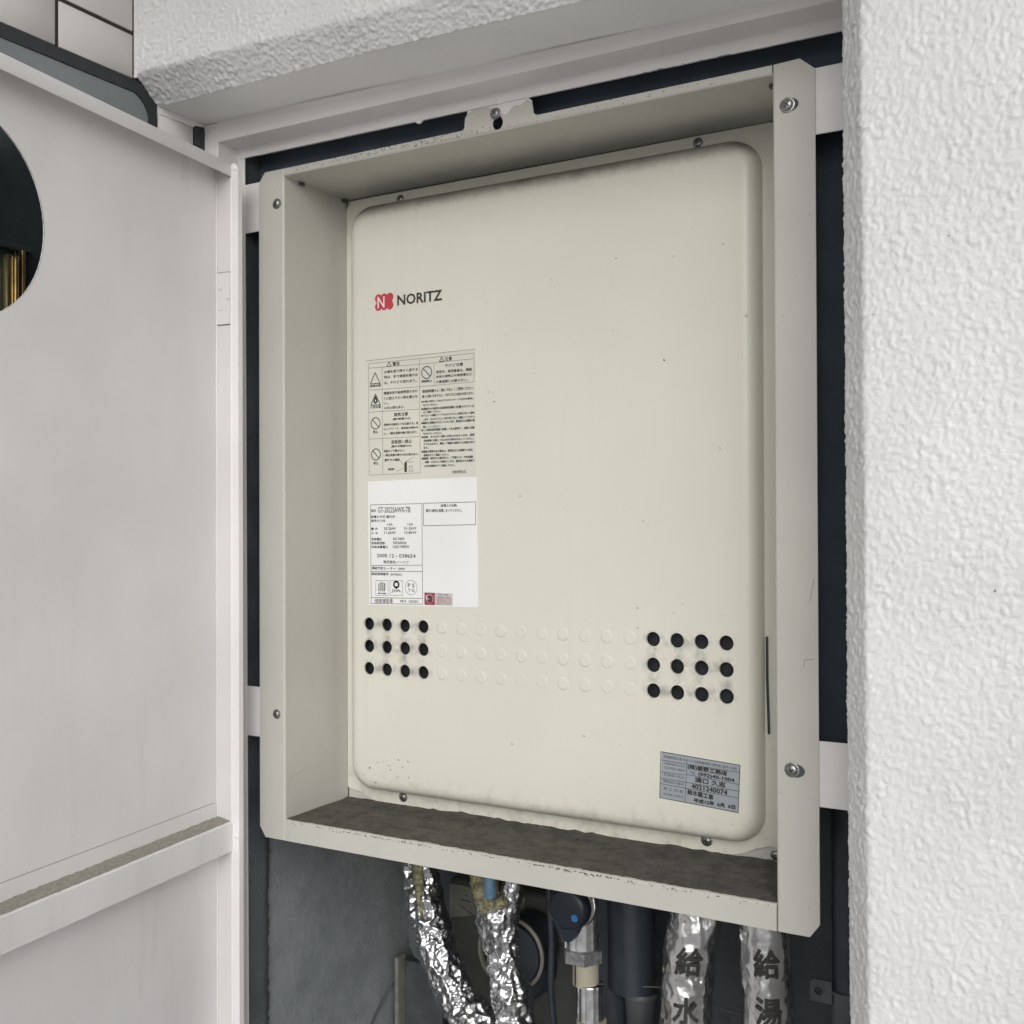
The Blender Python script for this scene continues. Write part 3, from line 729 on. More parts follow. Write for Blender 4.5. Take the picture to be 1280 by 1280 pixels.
gr = [[bm.verts.new((-0.0385+0.0015*math.sin(j*0.35+i*0.2)+random.uniform(-1, 1)*0.0003, 0.03+0.40*i/nY, FLOOR+(0.84-FLOOR)*j/nZ)) for j in range(nZ+1)] for i in range(nY+1)]
for i in range(nY):
    for j in range(nZ): bm.faces.new([gr[i][j], gr[i+1][j], gr[i+1][j+1], gr[i][j+1]])
part('side_plaster', bm, m_mortar, sh, smooth=True)
bm = B()
box(bm, -0.2, -0.042, 0.0, 0.44, FLOOR, 0.86); box(bm, -0.2, 0.75, 0.41, 0.44, FLOOR, 0.86)
box(bm, -0.2, 0.75, 0.0, 0.44, 0.845, 0.86); box(bm, 0.70, 0.75, 0.03, 0.44, FLOOR, 0.86)
part('shaft_concrete', bm, m_shaft, sh)
bm = B(); box(bm, -0.040, 0.699, 0.032, 0.036, 0.747, 0.844)  # added sheet, its colour stands in for the shade above the heater
part('gap_shade_sheet', bm, m_back, sh)
part('gap_shade_sheet', box(B(), 0.600, 0.699, 0.032, 0.036, 0.135, 0.7465), m_back2, sh)  # added sheet, coloured as the deeper shade of the right gap

# ------------------------------------------------------------------ steel door frame of the recess
fr = thing('steel_door_frame', 'white painted stepped steel frame lining the recess opening, with short mounting brackets', 'door frame', (0.32, 0.0, FLOOR))
bm = B()
pts = [(-0.034, 0.7835), (0.679, 0.7795), (0.679, soffit_z(0.679)), (-0.034, soffit_z(-0.034))]
prism(bm, pts, XZ, -0.0308, 0.03)
part('head_outer', bm, m_white, fr)
rag = [(-0.0235, 0.7722)]
for i in range(1, 200):
    x = -0.0235+0.69*i/200
    rag.append((x, 0.7722-0.0050*i/200+random.uniform(-1, 1)*0.00015-(0.0028 if 69 < i < 72 else 0)+(0.0014*random.random()**2 if 138 < i < 168 else 0)))
rag += [(0.6665, 0.7672), (0.6665, 0.7798), (-0.034, 0.7838), (-0.034, 0.7722)]
part('head_stop', prism(B(), rag, XZ, 0.0, 0.0022), m_white, fr)
part('jamb_outer', shear(box(B(), -0.0550, -0.0342, -0.0308, 0.029, FLOOR, 0.7834), 0.0012), m_white, fr)
box2 = prism(B(), [(-0.0550, 0.7834), (-0.0340, 0.7834), (-0.0340, soffit_z(-0.034)), (-0.055, soffit_z(-0.055))], XZ, -0.0308, 0.029)
part('jamb_head_corner', box2, m_white, fr)
part('jamb_stop', shear(box(B(), -0.0342, -0.0233, 0.0, 0.0020, FLOOR, 0.7721, 0.0004, 1)), m_white, fr)
part('jamb_stop', box(B(), 0.6665, 0.679, 0.0, 0.0020, FLOOR, 0.7798), m_white, fr)
bm = B(); box(bm, -0.0345, -0.0330, -0.0316, -0.0300, FLOOR, 0.7838, 0.0006, 1)
part('paint_bead', bm, m_white, fr)
for nm, x0, x1, z0, z1 in (('l', -0.0245, 0.020, 0.6855, 0.7413), ('l', -0.0245, 0.020, 0.1112, 0.1676), ('r', 0.602, 0.668, 0.6836, 0.7406), ('r', 0.602, 0.668, 0.1110, 0.1670)):
    part('mounting_bracket', box(B(), x0, x1, 0.0006, 0.0026, z0, z1, 0.0005, 1), m_white, fr)
part('hanging_bracket', prism(B(), [(0.279, 0.7575), (0.279, 0.7697), (0.3495, 0.7692), (0.3535, 0.766), (0.3535, 0.7575)], XZ, 0.0004, 0.0020), m_white, fr)
part('dried_paint_drop', lathe(B(), (0.3155, 0.0001, 0.7722), (0, -1, 0), [(0, 0.0034), (0.0006, 0.0030), (0.001, 0.0014), (0.0011, 0.0003)], 10), m_white, fr, smooth=True)

# ------------------------------------------------------------------ mounting box framing the heater
W_, H_, A_, D_ = 0.6302, 0.750, 0.0369, 0.110
XR = W_-A_; ZT = 0.7415; ZB = 0.0232; TH = 0.0012
mb = thing('recess_mounting_frame', 'cream sheet metal box frame with flanges, screwed into the recess around the heater', 'frame', (W_/2, 0.0, 0.0))
def bend(bm, c, d, n, r, a0, a1, seg=5):
    """quarter bend swept along n (vector): c centre, d=(e1,e2) axes"""
    e1, e2 = Vector(d[0]), Vector(d[1]); c = Vector(c); n = Vector(n)
    rows = []
    for i in range(seg+1):
        a = a0+(a1-a0)*i/seg
        v = c+(e1*math.cos(a)+e2*math.sin(a))*r
        rows.append((bm.verts.new(v), bm.verts.new(v+n)))
    for p, q in zip(rows, rows[1:]): bm.faces.new([p[0], p[1], q[1], q[0]])
r = 0.0022
# left: flange with clipped corners, bend, side
bm = B()
prism(bm, [(0.0085, 0.0), (A_-r, 0.0), (A_-r, H_), (0.0090, H_), (0.0, H_-0.0115), (0.0, 0.0115)], XZ, -TH, 0.0)
bend(bm, (A_-r, r-TH, 0.0), ((1, 0, 0), (0, -1, 0)), (0, 0, H_), r, PI/2, 0)
box(bm, A_-TH, A_, r-TH, D_+0.001, ZB-0.0232, ZT+0.008)
part('left_panel', bm, m_cream, mb, smooth=True, auto=35)
bm = B()
prism(bm, [(W_-0.0085, 0.0), (W_, 0.0115), (W_, H_-0.0105), (W_-0.0130, H_+0.0008), (XR+r, H_), (XR+r, 0.0)], XZ, -TH, 0.0)
bend(bm, (XR+r, r-TH, 0.0), ((-1, 0, 0), (0, -1, 0)), (0, 0, H_), r, PI/2, 0)
box(bm, XR, XR+TH, r-TH, D_+0.001, 0.0, ZT+0.008)
part('right_panel', bm, m_cream, mb, smooth=True, auto=35)
# top: flange with keyhole hanging tab
tab = [(0.2700, 0.7498), (0.2742, 0.7502), (0.2766, 0.7520), (0.2768, 0.7570), (0.2775, 0.7620), (0.2802, 0.7655), (0.2850, 0.7680), (0.2900, 0.7688), (0.2975, 0.7684), (0.3060, 0.7675),
       (0.3110, 0.7655), (0.3160, 0.7610), (0.3225, 0.7575), (0.3262, 0.7572), (0.3300, 0.7600), (0.3325, 0.7628), (0.3365, 0.7640), (0.3405, 0.7628), (0.3440, 0.7640), (0.3475, 0.7665), (0.3510, 0.7662), (0.3545, 0.7640), (0.3556, 0.7590), (0.3562, 0.7530), (0.3585, 0.7506), (0.3625, 0.7498)]
kh = [(0.3158+0.0062*math.cos(a), 0.7508+0.0066*math.sin(a)) for a in [R(120-300*i/14-0) for i in range(15)]][::-1]
kh = [(0.3158+0.0060*math.cos(R(a)), 0.7500+0.0066*math.sin(R(a))) for a in range(130, 411, 20)]+[(0.3196-0.001, 0.7590), (0.3158-0.0020, 0.7605), (0.3128, 0.7590)]
bm = B()
prism(bm, [(A_+0.0003, ZT+r)]+[(XR-0.0003, ZT+r), (XR-0.0003, H_-0.0002)]+tab[::-1]+[(A_+0.0003, H_-0.0002)], XZ, -TH-0.0003, -0.0003, [kh])
bend(bm, (A_, r-TH-0.0003, ZT+r), ((0, 0, -1), (0, -1, 0)), (XR-A_, 0, 0), r, PI/2, 0)
box(bm, A_, XR, r-TH, D_+0.001, ZT, ZT+TH)
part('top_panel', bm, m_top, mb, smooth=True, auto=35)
bm = B()
prism(bm, [(A_+0.0003, 0.0), (XR-0.0003, 0.0), (XR-0.0003, ZB-r), (A_+0.0003, ZB-r)], XZ, -TH-0.0003, -0.0003)
bend(bm, (A_, r-TH-0.0003, ZB-r), ((0, 0, 1), (0, -1, 0)), (XR-A_, 0, 0), r, PI/2, 0)
box(bm, A_, XR, r-TH, D_+0.001, ZB-TH, ZB)
part('bottom_tray', bm, m_cream, mb, smooth=True, auto=35)
# dust lying in the tray, ragged front edge
bm = B(); n = 260; front = []; back = []; mid = []
for i in range(n+1):
    x = A_+0.0004+(XR-A_-0.0008)*i/n
    e = 0.0016+0.0012*(perlin(np.array([x/0.006]), np.array([0.3]), 2)[0])*2+0.0013*max(0, perlin(np.array([x/0.03]), np.array([5.3]), 4)[0]*3)+(0.0015 if 0.34 < x < 0.46 else 0)*random.random()
    hb = 0.0008+0.0015*max(0, perlin(np.array([x/0.012]), np.array([1.3]), 6)[0]*2)+0.0030*max(0, perlin(np.array([x/0.05]), np.array([2.7]), 7)[0]*2)
    front.append(bm.verts.new((x, e, ZB+0.0001)))
    mid.append([bm.verts.new((x, y, ZB+0.0006+0.0007*float(perlin(np.array([x/0.008]), np.array([y/0.008]), 1)[0]+0.5))) for y in (e+0.003, 0.02, 0.04, 0.06, 0.08, 0.097)])
    back.append(bm.verts.new((x, 0.1095, ZB+0.0012+hb)))
for i in range(n):
    a = [front[i]]+mid[i]+[back[i]]; b = [front[i+1]]+mid[i+1]+[back[i+1]]
    for k in range(len(a)-1): bm.faces.new([a[k], b[k], b[k+1], a[k+1]])
part('dust_layer', bm, m_dust, mb, smooth=True, kind='stuff')
# little crumbs spilled over the front edge of the tray and the top flange
bm = B()
for i in range(300):
    x = random.choice([random.uniform(0.04, 0.59), random.gauss(0.40, 0.05), random.gauss(0.17, 0.06)])
    if not 0.04 < x < 0.59: continue
    z = ZB-abs(random.gauss(0, 0.0011))-0.0012; s = random.uniform(0.00025, 0.0007)
    bmesh.ops.create_icosphere(bm, subdivisions=1, radius=s, matrix=Matrix.Translation((x, -TH-0.0004, z)) @ Matrix.Diagonal((1.4, 0.3, 1, 1)))
for i in range(300):
    x = random.choice([random.uniform(0.05, 0.56), random.gauss(0.25, 0.03), random.gauss(0.15, 0.05)])
    if not 0.04 < x < 0.59: continue
    z = random.uniform(ZT+0.002, H_-0.0005); s = random.uniform(0.0002, 0.00055)
    bmesh.ops.create_icosphere(bm, subdivisions=1, radius=s, matrix=Matrix.Translation((x, -TH-0.0004, z)) @ Matrix.Diagonal((1.5, 0.3, 1, 1)))
part('dirt_specks', bm, m_dust, mb, kind='stuff')
for x, y, z in ((A_+0.002, 0.026, ZT-0.001), (A_+0.002, 0.103, ZT-0.001), (XR-0.008, 0.020, ZT-0.0002)):
    part('rivet', box(B(), x-0.001, x+0.0035, y-0.003, y+0.003, z-0.0032, z, 0.0005, 1), m_dgrey, mb)

def screw_mesh(rh=0.0052, washer=0.0066):
    bm = B()
    lathe(bm, (0, 0, 0), (0, -1, 0), [(0, washer), (0.0007, washer), (0.0009, washer-0.0006), (0.0009, rh), (0.0016, rh), (0.0026, rh*0.86), (0.0033, rh*0.55), (0.0035, rh*0.12)], 22)
    n0 = len(bm.faces)
    for a in (0.5, 0.5+PI/2):
        b2 = B(); box(b2, -rh*0.55, rh*0.55, -0.0037, -0.002, -0.0006, 0.0006)
        b2.transform(Matrix.Rotation(a, 4, 'Y')); tmp = bpy.data.meshes.new('t'); b2.to_mesh(tmp); b2.free(); bm.from_mesh(tmp); bpy.data.meshes.remove(tmp)
    bm.faces.ensure_lookup_table()
    for f in bm.faces[n0:]: f.material_index = 1
    return bm
scr = None
def screw(parent, x, y, z, rot=0.0, s=1.0):
    global scr
    if scr is None:
        scr = part('screw', screw_mesh(), [m_screw, m_dgrey], parent, local=True, smooth=True, auto=50); o = scr
    else: o = inst(scr, (0, 0, 0), parent)
    o.location = wm(parent).inverted() @ Vector((x, y, z)); o.rotation_euler = (0, rot, 0); o.scale = (s, s, s)
screw(mb, 0.0268, -TH, 0.7119, 0.3, 0.86); screw(mb, 0.0254, -TH, 0.1396, 1.0, 0.80); screw(mb, 0.6063, -TH, 0.7126, 0.2, 1.0); screw(mb, 0.6072, -TH, 0.1405, 0.7, 0.98)
screw(mb, 0.3132, -TH-0.0003, 0.7600, 0.1, 0.88)
for x, z, sx in ((0.6078, 0.7126, 0.0084), (0.6098, 0.1400, 0.0086), (0.0268, 0.7119, 0.0062)):
    part('screw_slot', prism(B(), [(x+sx*math.cos(2*PI*i/20), z+0.0058*math.sin(2*PI*i/20)) for i in range(20)], XZ, -TH-0.00025, -TH+0.0001), m_dgrey, mb)

# ------------------------------------------------------------------ the water heater
F_ = 0.088
wh = thing('water_heater', 'cream gas water heater with vent holes and stickers on its cover, set in the recess', 'water heater', (0.30, 0.112, 0.0))
part('body', box(B(), 0.055, 0.545, 0.1135, 0.335, 0.008, 0.73, 0.004), m_cream, wh)
part('back_plate', box(B(), 0.0375, XR-0.0005, 0.1121, 0.1134, ZB+0.0005, ZT-0.0004), m_cream, wh)
bot = [(0.0375, 0.0372), (0.0420, 0.0352), (0.050, 0.0342), (0.060, 0.0328), (0.068, 0.0290), (0.076, 0.0246), (0.084, 0.0232), (0.30, 0.0240), (0.500, 0.0250), (0.515, 0.0256), (0.528, 0.0290), (0.540, 0.0350), (0.552, 0.0388), (0.575, 0.0392)]
top = [(0.575+0.0*i, 0.70) for i in range(1)]+[(0.575-0.018+0.018*math.cos(R(a)), 0.7415-0.018-0.0005+0.018*math.sin(R(a))) for a in range(0, 91, 15)]+[(0.0375+0.012-0.012*math.sin(R(a)), 0.7392-0.012+0.012*math.cos(R(a))) for a in range(0, 91, 15)]
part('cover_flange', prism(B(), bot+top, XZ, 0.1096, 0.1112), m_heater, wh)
prof = [(0, 0.1097), (0.0006, 0.1045), (0.0018, 0.0990), (0.0040, 0.0942), (0.0070, 0.0908), (0.0105, 0.0889), (0.0145, 0.0881), (0.0185, F_)]
OX0, OX1, OZ0, OZ1 = 0.0530, 0.5495, 0.0400, 0.7275
bm = B(); rings = []
for ins, y in prof:
    rings.append([bm.verts.new((u, y, v)) for u, v in rrect(OX0+ins, OX1-ins, OZ0+ins, OZ1-ins, 0.030-ins*0.55, 10)])
for A, C in zip(rings, rings[1:]):
    for i in range(len(A)):
        j = (i+1) % len(A); bm.faces.new([A[i], A[j], C[j], C[i]])
HX = [0.0860+0.0254*i for i in range(18)]; HZ = [0.1842, 0.2100, 0.2358]; HR = 0.0075
holes = [(x, z) for x in HX[:4]+HX[14:] for z in HZ]
loops = [[(v.co.x, v.co.z) for v in rings[-1]]]+[circle(x, z, HR, 22) for x, z in holes]
tris = tessellate_polygon([[Vector((a, b, 0)) for a, b in l] for l in loops])
vs = list(rings[-1])+[bm.verts.new((a, F_, b)) for l in loops[1:] for a, b in l]
for t in tris:
    try: bm.faces.new([vs[i] for i in t])
    except ValueError: pass
k = len(rings[-1])
for _ in holes:                                     # lip of each punched hole turned inwards
    n = 22; A = vs[k:k+n]; k += n
    cx = sum(v.co.x for v in A)/n; cz = sum(v.co.z for v in A)/n
    p = A
    for f, dy in ((0.985, 0.0003), (0.97, 0.0010), (0.965, 0.0026)):
        C = [bm.verts.new((cx+(v.co.x-cx)*f, F_+dy, cz+(v.co.z-cz)*f)) for v in A]
        for i in range(n):
            j = (i+1) % n; bm.faces.new([p[i], p[j], C[j], C[i]])
        p = C
bmesh.ops.recalc_face_normals(bm, faces=bm.faces[:])
for f in bm.faces: f.smooth = not all(abs(v.co.y-F_) < 1e-6 for v in f.verts)
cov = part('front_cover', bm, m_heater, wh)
me = cov.data
if me.polygons[5].normal.y > 0.2: me.flip_normals()
part('vent_screen', box(B(), 0.070, 0.535, 0.1010, 0.1025, 0.165, 0.255), m_black, wh)
# half-punched discs between the open holes
bm = B(); dr = 0.0069
ringd = []
for rr, dy in ((dr, 0.00005), (dr*0.95, -0.00042), (dr*0.88, -0.00058), (dr*0.5, -0.00050)):
    ringd.append([bm.verts.new((a, dy, b)) for a, b in circle(0, 0, rr, 24)])
for A, C in zip(ringd, ringd[1:]):
    for i in range(24): bm.faces.new([A[i], A[(i+1) % 24], C[(i+1) % 24], C[i]])
bm.faces.new(ringd[-1])
for f in bm.faces:
    f.smooth = True
    f.normal_update()
    if f.normal.y > 0: f.normal_flip()
disc = None
for x in HX[4:14]:
    for z in HZ:
        if disc is None:
            disc = part('embossed_disc', bm, m_heater, wh, local=True); disc.location = wm(wh).inverted() @ Vector((x, F_, z))
        else: inst(disc, (x, F_, z), wh).scale = (1, random.choice((0.5, 0.8, 1.3)), 1)
for x, z, s in ((0.1169, 0.7313, 0.78), (0.4837, 0.7335, 0.82), (0.1191, 0.0344, 0.86), (0.4893, 0.0362, 0.92), (0.5585, 0.0310, 0.80)):
    screw(wh, x, 0.1096 if x < 0.55 else 0.1118, z, x*9, s)
part('cable_tie', tube(B(), [Vector((0.5518, 0.1085, 0.2420)), Vector((0.5520, 0.1080, 0.20)), Vector((0.5535, 0.1080, 0.148))], 0.0013, 8), m_dpipe, wh)
# raised chips on the enamel
for pts in ([(0.3745, 0.6148), (0.4655, 0.6185), (0.2725, 0.5560), (0.3070, 0.5130), (0.5395, 0.5520)],):
    for x, z in pts:
        part('paint_chip', lathe(B(), (x, F_+0.0001, z), (0, -1, 0), [(0, 0.0017), (0.0004, 0.0014), (0.0006, 0.0007), (0.0006, 0.0001)], 9), m_heater, wh, smooth=True)

# ------------------------------------------------------------------ lettering helpers
def merge(arrs):
    V = []; Fc = []; k = 0
    for v, f in arrs:
        V.append(v); Fc += [[i+k for i in p] for p in f]; k += len(v)
    me = bpy.data.meshes.new('print'); me.from_pydata(np.concatenate(V).tolist(), [], Fc); me.update(); return me
def glyphs(specs):
    """specs: (text, bold offset) -> list of normalised (verts Nx2 in 0..1, faces, aspect)"""
    obs = []
    for s, off in specs:
        c = bpy.data.curves.new('lettering', 'FONT'); c.body = s; c.resolution_u = 2; c.offset = off; c.fill_mode = 'FRONT' if hasattr(c, 'fill_mode') else c.fill_mode
        o = bpy.data.objects.new('lettering', c); COL.objects.link(o); obs.append(o)
    bpy.context.view_layer.update(); dg = bpy.context.evaluated_depsgraph_get(); out = []
    for o in obs:
        me = o.evaluated_get(dg).to_mesh()
        n = len(me.vertices); v = np.empty(n*3); me.vertices.foreach_get('co', v); v = v.reshape(-1, 3)[:, :2]
        f = [list(p.vertices) for p in me.polygons]
        if n: mn = v.min(0); sz = v.max(0)-mn
        else: mn = np.zeros(2); sz = np.ones(2)
        out.append(((v-mn)/np.maximum(sz, 1e-6), f, sz[0]/max(sz[1], 1e-6)))
    for o in obs:
        c = o.data; bpy.data.objects.remove(o); bpy.data.curves.remove(c)
    return out
def stroke(pts, w, y):
    out = []
    for a, b in zip(pts, pts[1:]):
        a = np.array(a); b = np.array(b); d = b-a; L = np.hypot(*d)
        if L < 1e-6: continue
        d /= L; n = np.array([-d[1], d[0]])*w/2; a = a-d*w*0.3; b = b+d*w*0.3
        q = [a-n, b-n, b+n, a+n]; out.append((np.array([(p[0], y, p[1]) for p in q]), [[0, 1, 2, 3]]))
    return out
TXT = glyphs([(t[1], {'lb': 0.024, 'sk': 0.03}.get(t[0], 0.0)) for t in TEXTS])
def printed(keys, y, tilt=False, ck=True):
    arrs = []
    for t, (v, f, asp) in zip(TEXTS, TXT):
        if t[0] not in keys or not len(f): continue
        _, s, x0, x1, z0, z1, h = t
        h = abs(h)*0.92
        if not tilt: z0 = z1 = (z0+z1)/2
        X = x0+(x1-x0)*v[:, 0]; Z = z0+(z1-z0)*v[:, 0]+(v[:, 1]-0.5)*h
        e = {'gh': 0.00030, 'w': 0.00011, 'r': 0.00009}.get(t[0], 0)
        for k, (ex, ez) in enumerate(((0, 0), (e, 0), (-e, 0), (0, e), (0, -e)) if e else ((0, 0),)):
            arrs.append((np.stack([X+ex, np.full_like(X, y-0.000004*k), Z+ez], 1), f))
    for k, pts, w in LINES:
        if k in keys: arrs += stroke(pts, w, y)
    for k, cx, cz, r, w, bar in CIRCLES:
        if k in keys:
            P = [(cx+r*math.cos(2*PI*i/28), cz+r*math.sin(2*PI*i/28)) for i in range(29)]
            arrs += stroke(P, w, y)
            if bar: arrs += stroke([(cx-r*0.7, cz+r*0.7), (cx+r*0.7, cz-r*0.7)], w, y-0.00005)
    return merge(arrs)
def sheet(x0, x1, z0, z1, y0, y1): return box(B(), x0, x1, y0, y1, z0, z1)

# maker's mark
lg = part('maker_logo', printed(('lb',), F_-0.0004), m_ink, wh)
bm = B()
cl = []
for i in range(3):
    cx = 0.1012+0.0082*i
    for cz in (0.6130, 0.6036): cl.append((cx, cz))
k = 0
for cx, cz in cl:
    vs2 = [bm.verts.new((a, F_-0.00025-0.00001*k, b)) for a, b in circle(cx, cz, 0.0050, 24)]; bm.faces.new(vs2); k += 1
vs2 = [bm.verts.new((a, F_-0.00033, b)) for a, b in ((0.0985, 0.6026), (0.1212, 0.6026), (0.1212, 0.6138), (0.0985, 0.6138))]; bm.faces.new(vs2)
for f in bm.faces:
    f.normal_update()
    if f.normal.y > 0: f.normal_flip()
part('red_emblem', bm, m_red, lg)
arrs = stroke([(0.1010, 0.6020), (0.1010, 0.6142)], 0.0017, F_-0.00045)+stroke([(0.1010, 0.6138), (0.1092, 0.6024)], 0.0017, F_-0.00047)+stroke([(0.1092, 0.6020), (0.1092, 0.6142)], 0.0017, F_-0.00049)
part('emblem_letter', merge(arrs), m_lwhite, lg)
# warning sticker
wl_ = part('warning_label', sheet(0.0820, 0.2330, 0.4050, 0.5440, F_-0.0002, F_+0.0001), m_wlabel, wh, label='cream sticker with safety warnings in small print')
part('printed_text', printed(('w',), F_-0.00035), m_ink2, wl_)
for k, pts, w in LINES:
    if k == 'w2': part('warning_triangle' if len(pts) == 4 else 'pictogram', merge(stroke(pts, w*1.5, F_-0.00036)), m_ink, wl_)
for k, cx, cz, r, w, bar in CIRCLES:
    if k == 'w2':
        P = [(cx+r*math.cos(2*PI*i/28), cz+r*math.sin(2*PI*i/28)) for i in range(29)]
        part('prohibition_sign', merge(stroke(P, w*1.5, F_-0.00036)+stroke([(cx-r*0.7, cz+r*0.7), (cx+r*0.7, cz-r*0.7)], w*1.5, F_-0.00038)), m_ink, wl_)
# rating plate sticker
rl = part('rating_label', prism(B(), [(0.0851, 0.4014), (0.2344, 0.4033), (0.2359, 0.2604), (0.0870, 0.2579)], XZ, F_-0.0002, F_+0.0001), m_rlabel, wh, label='white sticker with model number and ratings')
part('printed_text', printed(('r', 'rb'), F_-0.00035), m_ink, rl)
part('mark_outline', printed(('rg',), F_-0.00035), m_ink2, rl)
s1 = part('approval_seal', sheet(0.1645, 0.1787, 0.2607, 0.2746, F_-0.0003, F_-0.00021), m_wred, wh, label='dark red and grey approval seal')
part('grey_field', sheet(0.1789, 0.2024, 0.2609, 0.2746, F_-0.0003, F_-0.00021), m_slabel, s1)
part('seal_ring', merge(stroke([(0.1716+0.0046*math.cos(2*PI*i/24), 0.2680+0.0046*math.sin(2*PI*i/24)) for i in range(25)], 0.0012, F_-0.00036)), m_lwhite, s1)
part('seal_letters', printed(('sk',), F_-0.00042), m_ink, s1)
part('seal_initial', printed(('skl',), F_-0.00044), m_lwhite, s1)
part('seal_text', printed(('sg',), F_-0.00042), m_ink2, s1)
part('seal_number', printed(('sred',), F_-0.00042), m_red, s1)
# installer's sticker, handwritten, slightly tilted
gl = part('installer_label', prism(B(), [(0.4484, 0.0781), (0.5284, 0.0731), (0.5311, 0.1196), (0.4507, 0.1246)], XZ, F_-0.0002, F_+0.0001), m_glabel, wh, label='silver grey installer sticker filled in by hand')
part('printed_text', printed(('gp', 'gpl'), F_-0.00035, True), m_ink2, gl)
part('handwriting', printed(('gh',), F_-0.00040, True), m_ink, gl)

# ------------------------------------------------------------------ open white steel door
DZ0 = -1.12
dr_ = thing('steel_access_door', 'white painted steel door standing open on the left, with a round hole and a dusty middle rail', 'door', (0.0011, -0.045, DZ0), R(-82.2))
def L(z): return z-DZ0
T = 0.0205; SW = 0.672; ZTOP = 0.7492; ZBOT = -1.11
def dz(bm):
    for v in bm.verts: v.co.z -= DZ0
    return bm
ST = lambda u, v, d: (u, d, v)
cc = circle(0.3385, 0.6165, 0.0897, 64)
part('skin', dz(prism(B(), [(0, ZBOT), (SW, ZBOT), (SW, ZTOP), (0, ZTOP)], ST, -T-0.0012, -T, [cc])), m_doorw, dr_, local=True)
# torn dark rubber grommet edge round the hole
bm = B(); n = 96
for a, b in zip(range(n), range(1, n+1)):
    pa = 2*PI*a/n; pb_ = 2*PI*b/n
    def q(p, rr, t): return (0.3385+rr*math.cos(p), t, 0.6165+rr*math.sin(p)-DZ0)
    r0 = 0.0896-(0.0004*random.random())
    bm.faces.new([bm.verts.new(v) for v in (q(pa, 0.0900, -T-0.0013), q(pb_, 0.0900, -T-0.0013), q(pb_, r0, -T+0.0003), q(pa, r0, -T+0.0003))])
part('hole_edge', bm, m_dgrey, dr_, local=True)
part('hinge_stile', dz(box(B(), -0.0012, 0.0, -T, -0.0006, ZBOT, ZTOP)), m_stile, dr_, local=True)
part('stile_bead', dz(box(B(), -0.0014, 0.0010, -0.0022, 0.0004, ZBOT, ZTOP-0.0015, 0.0008, 2)), m_white, dr_, local=True, smooth=True, auto=50)
part('stile_seam', dz(box(B(), -0.0006, 0.0018, -T, -T+0.0014, ZBOT, ZTOP, 0.0006, 2)), m_white, dr_, local=True, smooth=True, auto=50)
part('free_stile', dz(box(B(), SW-0.001, SW, -T, 0, ZBOT, ZTOP)), m_white, dr_, local=True)
bm = B(); box(bm, 0.0012, SW, -0.0012, 0.0, ZTOP-0.0142, ZTOP, 0.0005, 2); box(bm, 0.0012, SW, -T, -0.001, ZTOP-0.0013, ZTOP-0.0001)
part('top_lip', dz(bm), m_doorw, dr_, local=True, smooth=True, auto=40)
bm = B(); box(bm, 0.0012, SW, -0.0012, 0.0, ZBOT, ZBOT+0.0142)
part('bottom_lip', dz(bm), m_doorw, dr_, local=True)
rails = []
for zo in (0.0, -0.62):
    bm = B()
    prism(bm, [(0.0042, 0.0285+zo), (0.0036, 0.0448+zo), (0.0050, 0.0462+zo), (SW-0.004, 0.0462+zo), (SW-0.004, 0.0285+zo)], ST, -T, -T+0.0007)
    pr2 = [(-T+0.0003, 0.0296+zo), (-0.0012, 0.0266+zo), (-0.0004, 0.0262+zo), (0.0, 0.0255+zo), (0.0, -0.0052+zo), (-0.0006, -0.0060+zo), (-T, -0.0060+zo)]
    rows = [[bm.verts.new((s, t, z)) for t, z in pr2] for s in (0.0011, SW-0.001)]
    for k in range(len(pr2)-1): bm.faces.new([rows[0][k], rows[0][k+1], rows[1][k+1], rows[1][k]])
    bmesh.ops.recalc_face_normals(bm, faces=bm.faces[:])
    rl_ = part('middle_rail' if zo == 0 else 'lower_rail', dz(bm), m_doorw, dr_, local=True)
    part('rail_seam_shade', dz(box(B(), 0.0050, SW-0.004, -T-0.0001, -T+0.0003, 0.0460+zo, 0.0468+zo)), m_dust2, rl_, local=True)  # grey strip painted in for the shade line at the flange edge
    bm = B(); n = 150; prev = None
    for i in range(n+1):
        s = 0.0012+(SW-0.003)*i/n; e = -0.0016-0.0010*random.random(); e2 = 0.0010+0.0016*random.random()
        cur = [bm.verts.new((s, e, 0.0271+zo)), bm.verts.new((s, -0.010, 0.0288+zo)), bm.verts.new((s, -T+0.0009, 0.0296+zo+e2*0.6))]
        if prev:
            bm.faces.new([prev[0], cur[0], cur[1], prev[1]]); bm.faces.new([prev[1], cur[1], cur[2], prev[2]])
        prev = cur
    part('dust_layer', dz(bm), m_dust2, rl_, local=True, smooth=True, kind='stuff')
for zo in (0.0, -0.9):
    hl = part('hinge_leaf', dz(box(B(), 0.0, 0.0016, -T-0.0002, -0.0022, 0.5725+zo, 0.6297+zo, 0.0005, 1)), m_hinge, dr_, local=True)
    for a_, b_ in ((0.6297, 0.6304), (0.5718, 0.5725)): part('hinge_gap', dz(box(B(), 0.0001, 0.0007, -T+0.001, -0.0024, a_+zo, b_+zo)), m_dust, hl, local=True)
    for t, z in ((-0.0150, 0.6122), (-0.0045, 0.6008), (-0.0143, 0.5895)):
        part('rivet', lathe(B(), (0.0015, t, z+zo-DZ0), (1, 0, 0), [(0, 0.0024), (0.0006, 0.0022), (0.0012, 0.0015), (0.0014, 0.0003)], 12), m_hinge, hl, local=True, smooth=True)
hs = prism(B(), [(0.0022, ZBOT), (0.0118, ZBOT), (0.0104, 0.7420), (0.0088, 0.7462), (0.0052, 0.7488), (0.0026, 0.7492), (0.0014, 0.7480)], XZ, -0.0455, -0.0390)
